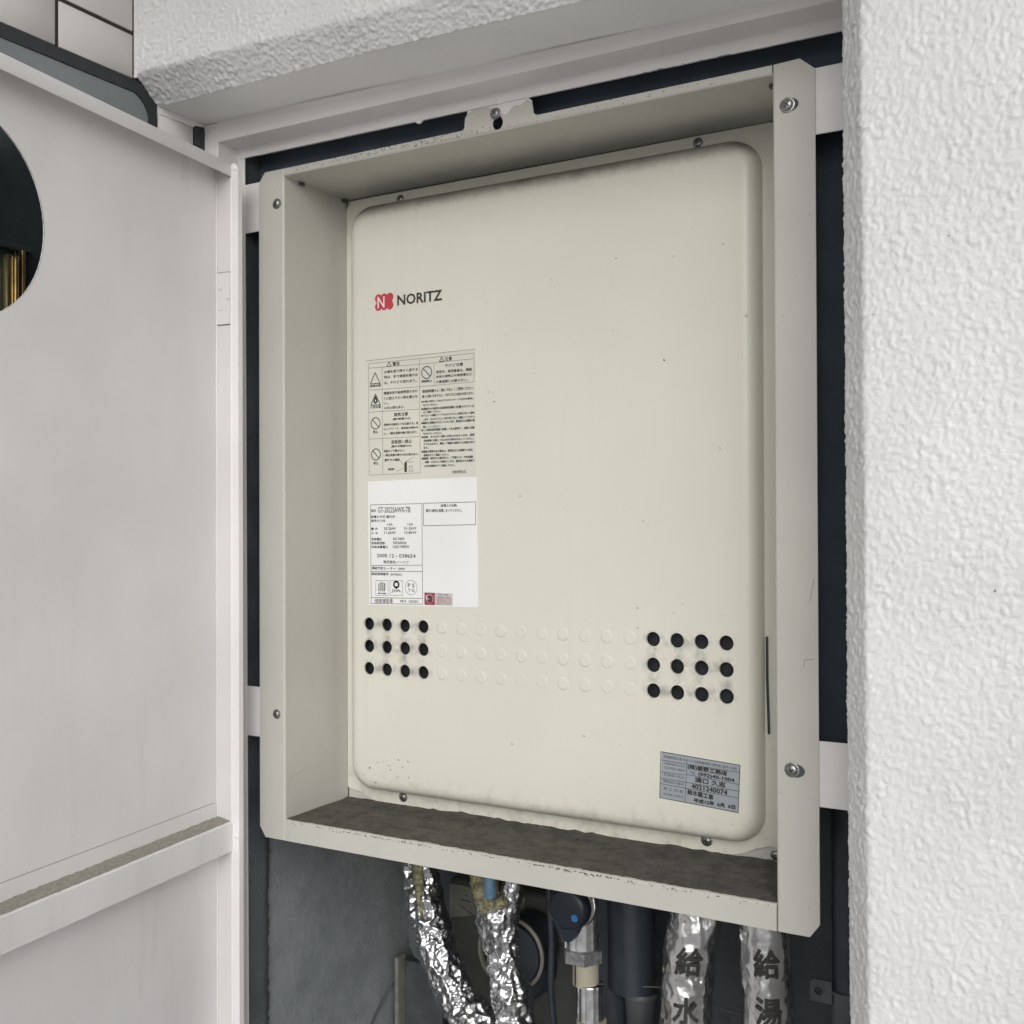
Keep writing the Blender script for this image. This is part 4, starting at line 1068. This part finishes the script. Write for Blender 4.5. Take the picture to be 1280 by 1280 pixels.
part('hinge_edge', hs, m_white, dr_)
for z in (0.7432, 0.0115):
    part('rivet', lathe(B(), (0.0066, -0.0454, z), (0, -1, 0), [(0, 0.0030), (0.0006, 0.0028), (0.0014, 0.0018), (0.0016, 0.0003)], 14), m_white, dr_, smooth=True)

# ------------------------------------------------------------------ pipes below the heater
def V3(l, y): return [Vector((a, y if not isinstance(y, (list, tuple)) else y[i], b)) for i, (a, b) in enumerate(l)]
def worley(x, y, per, seed):
    """distance to the nearest of jittered cell points (cells repeat every per columns)"""
    xi = np.floor(x).astype(int); yi = np.floor(y).astype(int); best = np.full(x.shape, 9.0); hid = np.zeros(x.shape)
    for di in (-1, 0, 1):
        for dj in (-1, 0, 1):
            i = xi+di; j = yi+dj; hsh = _perm[((i % per)+_perm[(j+seed*53) % 512]) % 512]
            px = i+0.5+_g[hsh, 0]*0.48; py = j+0.5+_g[hsh, 1]*0.48
            d = np.hypot(x-px, y-py); m = d < best; best = np.where(m, d, best); hid = np.where(m, hsh/512.0, hid)
    return best, hid
def foil_tube(path_pts, rad, n, amp, ca, seed, dens=0.0014):
    """crinkled foil jacket: creased cells pressed into a fine tube"""
    P = [Vector(p) for p in path_pts]; L = [0]
    for a, c in zip(P, P[1:]): L.append(L[-1]+(c-a).length)
    m = int(L[-1]/dens); pts = []; k = 0
    for i in range(m+1):
        s = L[-1]*i/m
        while k < len(L)-2 and L[k+1] < s: k += 1
        pts.append(P[k].lerp(P[k+1], (s-L[k])/(L[k+1]-L[k])))
    r0 = rad(0.3); per = max(3, round(2*PI*r0/ca)); per2 = per*2+1; per3 = per*4+1
    A, S = np.meshgrid(2*PI*np.arange(n)/n, np.arange(m+1)/m*L[-1], indexing='xy')
    u = A/(2*PI)
    tw = 0.35*np.sin(A+S*40)
    d1, h1 = worley(u*per+tw*0, S/ca*0.85+tw, per, seed)
    d2, h2 = worley(u*per2, S/ca*1.9+tw, per2, seed+1)
    d3, h3 = worley(u*per3, S/ca*3.8, per3, seed+2)
    h = amp*(1.0*(d1-0.45)+0.9*(h1-0.5)*(1-d1)*1.0+0.42*(d2-0.45)+0.16*(d3-0.45))
    V = []; uu = None
    for k, p in enumerate(pts):
        d = (pts[min(k+1, m)]-pts[max(k-1, 0)]).normalized()
        if uu is None: uu = frame_of(d)[0]
        uu = (uu-d*uu.dot(d)).normalized(); v = d.cross(uu); r = rad(k/m)
        for i in range(n):
            a = 2*PI*i/n; q = p+(uu*math.cos(a)+v*math.sin(a))*(r+h[k, i]); V.append(q[:])
    F = [(k*n+i, k*n+(i+1) % n, (k+1)*n+(i+1) % n, (k+1)*n+i) for k in range(m) for i in range(n)]
    me = bpy.data.meshes.new('foil'); me.from_pydata(V, [], F); me.update(); return me
# crumpled foil pipe, left, with a torn seam showing insulation
p1 = thing('foil_wrapped_pipe', 'leftmost pipe in crumpled silver foil, bending right, with a seam of yellow insulation', 'pipe', (0.16, 0.20, -0.36), group='pipes wrapped in crumpled foil')
path = smooth_path([(0.077, 0.20, 0.01), (0.079, 0.20, -0.075), (0.085, 0.20, -0.118), (0.095, 0.20, -0.157), (0.115, 0.198, -0.193), (0.135, 0.197, -0.224), (0.166, 0.195, -0.252), (0.21, 0.195, -0.30), (0.24, 0.195, -0.38)], 8)
part('foil_jacket', foil_tube(path, lambda t: 0.0240+0.0018*math.sin(t*21), 110, 0.0062, 0.013, 3), m_foil, p1, smooth=True)
part('insulation', tube(B(), smooth_path([(0.0885, 0.1795, -0.02), (0.0915, 0.1790, -0.075), (0.0935, 0.1785, -0.105), (0.0960, 0.1795, -0.134)], 8), lambda t: 0.0062*(1-0.75*max(0, t-0.4)/0.6), 10, 0.0006), m_wool, p1, smooth=True)
p2 = thing('foil_wrapped_pipe', 'second pipe in crumpled silver foil, torn open over yellow wool and a light blue sleeve', 'pipe', (0.20, 0.20, -0.36), group='pipes wrapped in crumpled foil')
path = smooth_path([(0.193, 0.20, -0.095), (0.1925, 0.20, -0.118), (0.1945, 0.20, -0.138), (0.202, 0.20, -0.176), (0.210, 0.20, -0.208), (0.217, 0.20, -0.240), (0.222, 0.20, -0.30), (0.225, 0.20, -0.38)], 7)
part('foil_jacket', foil_tube(path, lambda t: 0.0215+0.0015*math.sin(t*17)+0.004*max(0, 0.12-t)/0.12, 100, 0.0060, 0.013, 5), m_foil, p2, smooth=True)
path = smooth_path([(0.2145, 0.196, 0.0), (0.2155, 0.196, -0.06), (0.212, 0.196, -0.095), (0.203, 0.198, -0.118)], 8)
part('foil_flap', foil_tube(path, lambda t: 0.0125, 64, 0.0045, 0.010, 9), m_foil, p2, smooth=True)
part('insulation', tube(B(), smooth_path([(0.176, 0.192, 0.0), (0.178, 0.190, -0.06), (0.185, 0.186, -0.088), (0.196, 0.186, -0.104)], 10), lambda t: 0.0185-0.004*t, 16, 0.0009), m_wool, p2, smooth=True)
part('insulation', tube(B(), smooth_path([(0.178, 0.178, -0.080), (0.190, 0.176, -0.093), (0.204, 0.177, -0.096), (0.215, 0.180, -0.090)], 8), 0.0072, 12, 0.0007), m_wool, p2, smooth=True)
part('blue_sleeve', tube(B(), V3([(0.1985, 0.0), (0.2000, -0.086)], 0.170), 0.0072, 16), m_lblue, p2, smooth=True, auto=50)
# gas tap
gv = thing('gas_tap', 'steel gas tap with dark blue cap and hexagonal nut, under the middle of the heater', 'tap', (0.325, 0.19, -0.36))
part('valve_body', lathe(B(), (0.3100, 0.190, -0.010), (0.0, 0, -1), [(0, 0.0240), (0.05, 0.0240), (0.060, 0.0225), (0.064, 0.0212), (0.118, 0.0212), (0.1195, 0.0195)], 36), m_steel, gv, smooth=True, auto=40)
for y in (0.160,):
    part('chrome_collar', lathe(B(), (0.3125, 0.172, -0.073), (0, -1, 0), [(0, 0.0265), (0.006, 0.0275), (0.009, 0.0270), (0.012, 0.0245)], 36), m_steel, gv, smooth=True, auto=40)
bm = B(); lathe(bm, (0.3125, 0.1605, -0.074), (0, -1, 0), [(0, 0.0245), (0.010, 0.0245), (0.0145, 0.0225), (0.0165, 0.0185), (0.0170, 0.002)], 36)
nb = [(0.296, -0.087), (0.3300, -0.085), (0.3235, -0.100), (0.3195, -0.1075), (0.3145, -0.1105), (0.3095, -0.1085), (0.3045, -0.100)]
prism(bm, nb[::-1], XZ, 0.146, 0.160)
part('cap', bm, m_navy, gv, smooth=True, auto=40)
part('blue_mark', lathe(B(), (0.3240, 0.1434, -0.0810), (0, -1, 0), [(0, 0.0042), (0.0006, 0.0040), (0.0008, 0.0005)], 18), m_blue, gv, smooth=True, auto=40)
part('hexagonal_nut', lathe(B(), (0.3110, 0.190, -0.1295), (0.0, 0, -1), [(0, 0.0215), (0.001, 0.0238), (0.0145, 0.0238), (0.0155, 0.0215)], 6), m_galv, gv)
part('beige_sleeve', lathe(B(), (0.3145, 0.190, -0.145), (0.0, 0, -1), [(0, 0.0150), (0.026, 0.0150)], 30), m_beige, gv, smooth=True, auto=40)
part('sleeve_slit', box(B(), 0.3080, 0.3091, 0.1745, 0.184, -0.1695, -0.1452), m_black, gv)
st = [(0, 0.0150)]
for i in range(22): st += [(0.001+0.0018*i, 0.0158 if i % 2 else 0.0150)]
part('steel_band', lathe(B(), (0.3200, 0.190, -0.169), (0.0, 0, -1), st+[(0.042, 0.0152)], 30), m_steel, gv, smooth=True)
part('beige_pipe', lathe(B(), (0.3215, 0.190, -0.210), (0.0, 0, -1), [(0, 0.0172), (0.20, 0.0172)], 30), m_beige, gv, smooth=True, auto=40)

# lettered foil pipes
def lettered(name_label, axis_x, y, path, rad, text_centres, jac_jit, seed):
    random.seed(seed)
    p = thing('lettered_foil_pipe', name_label, 'pipe', (axis_x, y, -0.40), group='foil taped pipes with large black lettering')
    j = part('foil_jacket', foil_tube(path, rad, 110, jac_jit, 0.019, seed), m_foil2, p, smooth=True)
    return p, j
pa = smooth_path([(0.443, 0.20, 0.0), (0.4425, 0.20, -0.060), (0.4415, 0.20, -0.085), (0.4350, 0.20, -0.12), (0.4315, 0.20, -0.17), (0.4300, 0.20, -0.24), (0.430, 0.20, -0.42)], 13)
p3, j3 = lettered('foil taped pipe marked 給水 in black, left of the two lettered pipes', 0.449, 0.20, pa, lambda t: 0.0250+0.0028*min(1, max(0, (t-0.16)/0.05)), None, 0.0030, 11)
pc = smooth_path([(0.519, 0.20, 0.0), (0.5190, 0.20, -0.06), (0.5200, 0.20, -0.10), (0.5225, 0.20, -0.17), (0.524, 0.20, -0.25), (0.524, 0.20, -0.42)], 14)
p4, j4 = lettered('foil taped pipe marked 給湯 in black, right of the two lettered pipes', 0.547, 0.20, pc, lambda t: 0.0255+0.0012*min(1, t*5), None, 0.0017, 12)
def kanji(parent, path, chars, cy, rad, xs, zs, size, dx):
    gl2 = glyphs([(c, 0.006) for c in chars])
    for (v, f, asp), x0, z0 in zip(gl2, xs, zs):
        bm = B(); vv = [bm.verts.new((p[0], p[1], 0)) for p in v]
        for q in f:
            try: bm.faces.new([vv[i] for i in q])
            except ValueError: pass
        for k in range(1, 10):
            bmesh.ops.bisect_plane(bm, geom=bm.verts[:]+bm.edges[:]+bm.faces[:], plane_co=(k/10, 0, 0), plane_no=(1, 0, 0))
        bm.verts.index_update()
        co = np.array([tuple(w.co) for w in bm.verts]); fs = [[w.index for w in q.verts] for q in bm.faces]; bm.free()
        X = x0+(co[:, 0]-0.5)*size*0.96; Z = z0+(co[:, 1]-0.5)*size
        cx = np.interp(-Z, [-v.z for v in path], [v.x for v in path])
        ang = R(20)+(co[:, 0]-0.5)*size*0.96/rad
        # lettering sits on the camera-facing side of the round jacket
        ang0 = ang
        lay = []
        for k in range(9):                          # heavy strokes: the brush-thick glyph built from offset layers
            sx, sz = ((0, 0) if k == 0 else (math.cos(k*PI/4)*0.00062, math.sin(k*PI/4)*0.00062)); rr = rad+0.00003*k
            lay.append((np.stack([cx+rr*np.sin(ang0+sx/rad), cy-rr*np.cos(ang0+sx/rad), Z+sz], 1), fs))
        part('lettering', merge(lay), m_ink, parent)
kanji(p3, pa, '給水', 0.200, 0.0292, [0, 0], [-0.1155, -0.1690], 0.0300, 0)
kanji(p4, pc, '給湯', 0.200, 0.0275, [0, 0], [-0.1020, -0.1510], 0.0285, 0)

# dark pipes behind
dp = thing('dark_wrapped_pipe', 'dark wrapped pipe behind the gas tap running straight down', 'pipe', (0.300, 0.30, -0.44), group='dark pipes at the back of the shaft')
part('pipe', tube(B(), V3([(0.300, 0.0), (0.300, -0.20), (0.302, -0.44)], 0.285), 0.0250, 20), m_dpipe, dp, smooth=True, auto=50)
dp = thing('dark_wrapped_pipe', 'dark pipe with a grey reducing coupling, between the gas tap and the 給水 pipe', 'pipe', (0.345, 0.28, -0.44), group='dark pipes at the back of the shaft')
part('pipe', tube(B(), V3([(0.334, 0.0), (0.336, -0.20)], 0.270), 0.0280, 22), m_dpipe, dp, smooth=True, auto=50)
part('coupling', lathe(B(), (0.347, 0.270, -0.200), (0, 0, -1), [(0, 0.0215), (0.002, 0.0225), (0.006, 0.0225), (0.008, 0.0190), (0.042, 0.0170), (0.045, 0.0150), (0.24, 0.0130)], 24), m_dgrey, dp, smooth=True, auto=40)
rp = thing('dark_drain_pipe', 'dark pipe with a grey clamp beside the right edge of the recess', 'pipe', (0.600, 0.22, -0.44))
part('pipe', tube(B(), V3([(0.601, 0.13), (0.601, -0.44)], 0.215), 0.0150, 20), m_dpipe, rp, smooth=True, auto=50)
part('clamp', lathe(B(), (0.601, 0.215, -0.126), (0, 0, -1), [(0, 0.0165), (0.001, 0.0182), (0.005, 0.0182), (0.006, 0.0170), (0.10, 0.0170)], 26), m_dgrey, rp, smooth=True, auto=40)
bm = B(); prism(bm, [(0.567, -0.140), (0.567, -0.120), (0.571, -0.117), (0.589, -0.117), (0.589, -0.140)], XZ, 0.2000, 0.2030, [circle(0.5755, -0.1285, 0.0042, 12)])
part('clamp_ear', bm, m_dgrey, rp)
cb = thing('thin_cable', 'thin dark cable sagging between the pipes at the back of the shaft', 'cable', (0.40, 0.30, -0.25))
part('cable', tube(B(), smooth_path([(0.345, 0.247, -0.189), (0.375, 0.262, -0.189), (0.405, 0.265, -0.194), (0.470, 0.27, -0.203), (0.55, 0.27, -0.205)], 8), 0.0013, 8), m_dgrey, cb, smooth=True)

# meter at the back of the shaft
mt = thing('gas_meter', 'dark olive meter with pale plates behind the foil pipes at the back of the shaft', 'meter', (0.13, 0.34, -0.50))
part('case', box(B(), 0.030, 0.275, 0.335, 0.40, -0.50, -0.135, 0.010, 3), m_meter, mt, smooth=True, auto=40)
bm = prism(B(), [(0.036, -0.142), (0.155, -0.142), (0.155, -0.176), (0.112, -0.186), (0.078, -0.179), (0.036, -0.188)], XZ, 0.3325, 0.3352)
pl = part('face_plate', bm, m_plate, mt)
part('plate_hole', lathe(B(), (0.087, 0.3326, -0.1565), (0, -1, 0), [(0, 0.0055), (0.0006, 0.0052)], 16), m_black, pl)
part('plate_mark', merge(stroke([(0.056, -0.1605), (0.070, -0.1620)], 0.0016, 0.3322)+stroke([(0.062, -0.1540), (0.065, -0.1545)], 0.0014, 0.3322)+stroke([(0.052, -0.168), (0.078, -0.181)], 0.0012, 0.3322)), m_black, pl)
bm = prism(B(), [(0.195, -0.148), (0.268, -0.148), (0.268, -0.190), (0.195, -0.190)], XZ, 0.3325, 0.3352)
pl = part('face_plate', bm, m_plate, mt)
part('plate_hole', lathe(B(), (0.205, 0.3326, -0.158), (0, -1, 0), [(0, 0.0055), (0.0006, 0.0052)], 16), m_black, pl)
part('dial_housing', lathe(B(), (0.150, 0.336, -0.222), (0, -1, 0), [(0, 0.052), (0.018, 0.051), (0.024, 0.046), (0.026, 0.01)], 40), m_dpipe, mt, smooth=True, auto=40)
bm = B(); lathe(bm, (0.176, 0.262, -0.186), (0.05, -1, 0), [(0, 0.0452), (0.002, 0.0462), (0.005, 0.0462), (0.006, 0.0450), (0.006, 0.0422), (0.001, 0.0415)], 48, cap=False)
rg = part('dial_ring', bm, m_ring, mt, smooth=True, auto=50)
part('ring_neck', lathe(B(), (0.172, 0.318, -0.190), (0.04, -1, 0), [(0, 0.040), (0.055, 0.038)], 36), m_dpipe, rg, smooth=True, auto=40)
bx = thing('pipe_saddle', 'dark upright bracket with a lighter edge against the left side of the shaft', 'bracket', (-0.02, 0.30, -0.44))
part('bracket_arm', box(B(), -0.0300, -0.0240, 0.292, 0.306, -0.44, -0.244, 0.002, 2), m_dgrey, bx)
part('bracket_edge', box(B(), -0.0235, -0.0170, 0.284, 0.306, -0.44, -0.238, 0.003, 2), m_plate, bx)
part('bracket_plate', box(B(), -0.0165, 0.045, 0.300, 0.306, -0.44, -0.246, 0.002, 2), m_dgrey, bx)

# hairline cracks and scuffs in the frame paint
for pts in ([(0.6267, 0.3044), (0.6252, 0.2948), (0.6231, 0.2852)], [(0.6263, 0.2364), (0.6184, 0.2353), (0.6178, 0.2291)]):
    part('paint_crack', merge(stroke(pts, 0.00035, -0.00135)), m_dust, mb)
part('paint_crack', merge([(np.array([(0.03705, q[0], q[2]) for q in v]), f) for v, f in stroke([(0.0336, 0.0756), (0.0309, 0.0716), (0.020, 0.071), (0.0092, 0.0677), (0.0052, 0.0569)], 0.0004, 0.0)]), m_dust2, mb)

# nicks and specks in the heater enamel
bm = B()
for x, z in SPECKS:
    for k in range(random.choice((1, 1, 2))):
        bmesh.ops.create_icosphere(bm, subdivisions=1, radius=random.uniform(0.0005, 0.0011), matrix=Matrix.Translation((x+random.uniform(-1, 1)*0.0012*k, F_, z+random.uniform(-1, 1)*0.0012*k)) @ Matrix.Rotation(random.uniform(0, 3), 4, 'Y') @ Matrix.Diagonal((random.uniform(0.5, 1.6), 0.25, 0.7, 1)))
part('enamel_nicks', bm, m_dust, wh, kind='stuff')

cb = thing('hanging_cable', 'dark cable running slantwise across the left wall of the shaft to the bracket', 'cable', (-0.02, 0.25, -0.33))
part('cable', tube(B(), smooth_path([(-0.034, 0.175, -0.385), (-0.034, 0.23, -0.335), (-0.033, 0.275, -0.292), (-0.027, 0.30, -0.262)], 8), 0.0016, 8), m_dgrey, cb, smooth=True)
cb = thing('looped_cable', 'black flex looped beside the second foil pipe in front of the meter', 'cable', (0.236, 0.24, -0.30))
part('cable', tube(B(), smooth_path([(0.238, 0.24, 0.0), (0.243, 0.235, -0.08), (0.247, 0.235, -0.15), (0.243, 0.24, -0.22), (0.250, 0.25, -0.32), (0.255, 0.26, -0.42)], 8), 0.0042, 10), m_dpipe, cb, smooth=True)
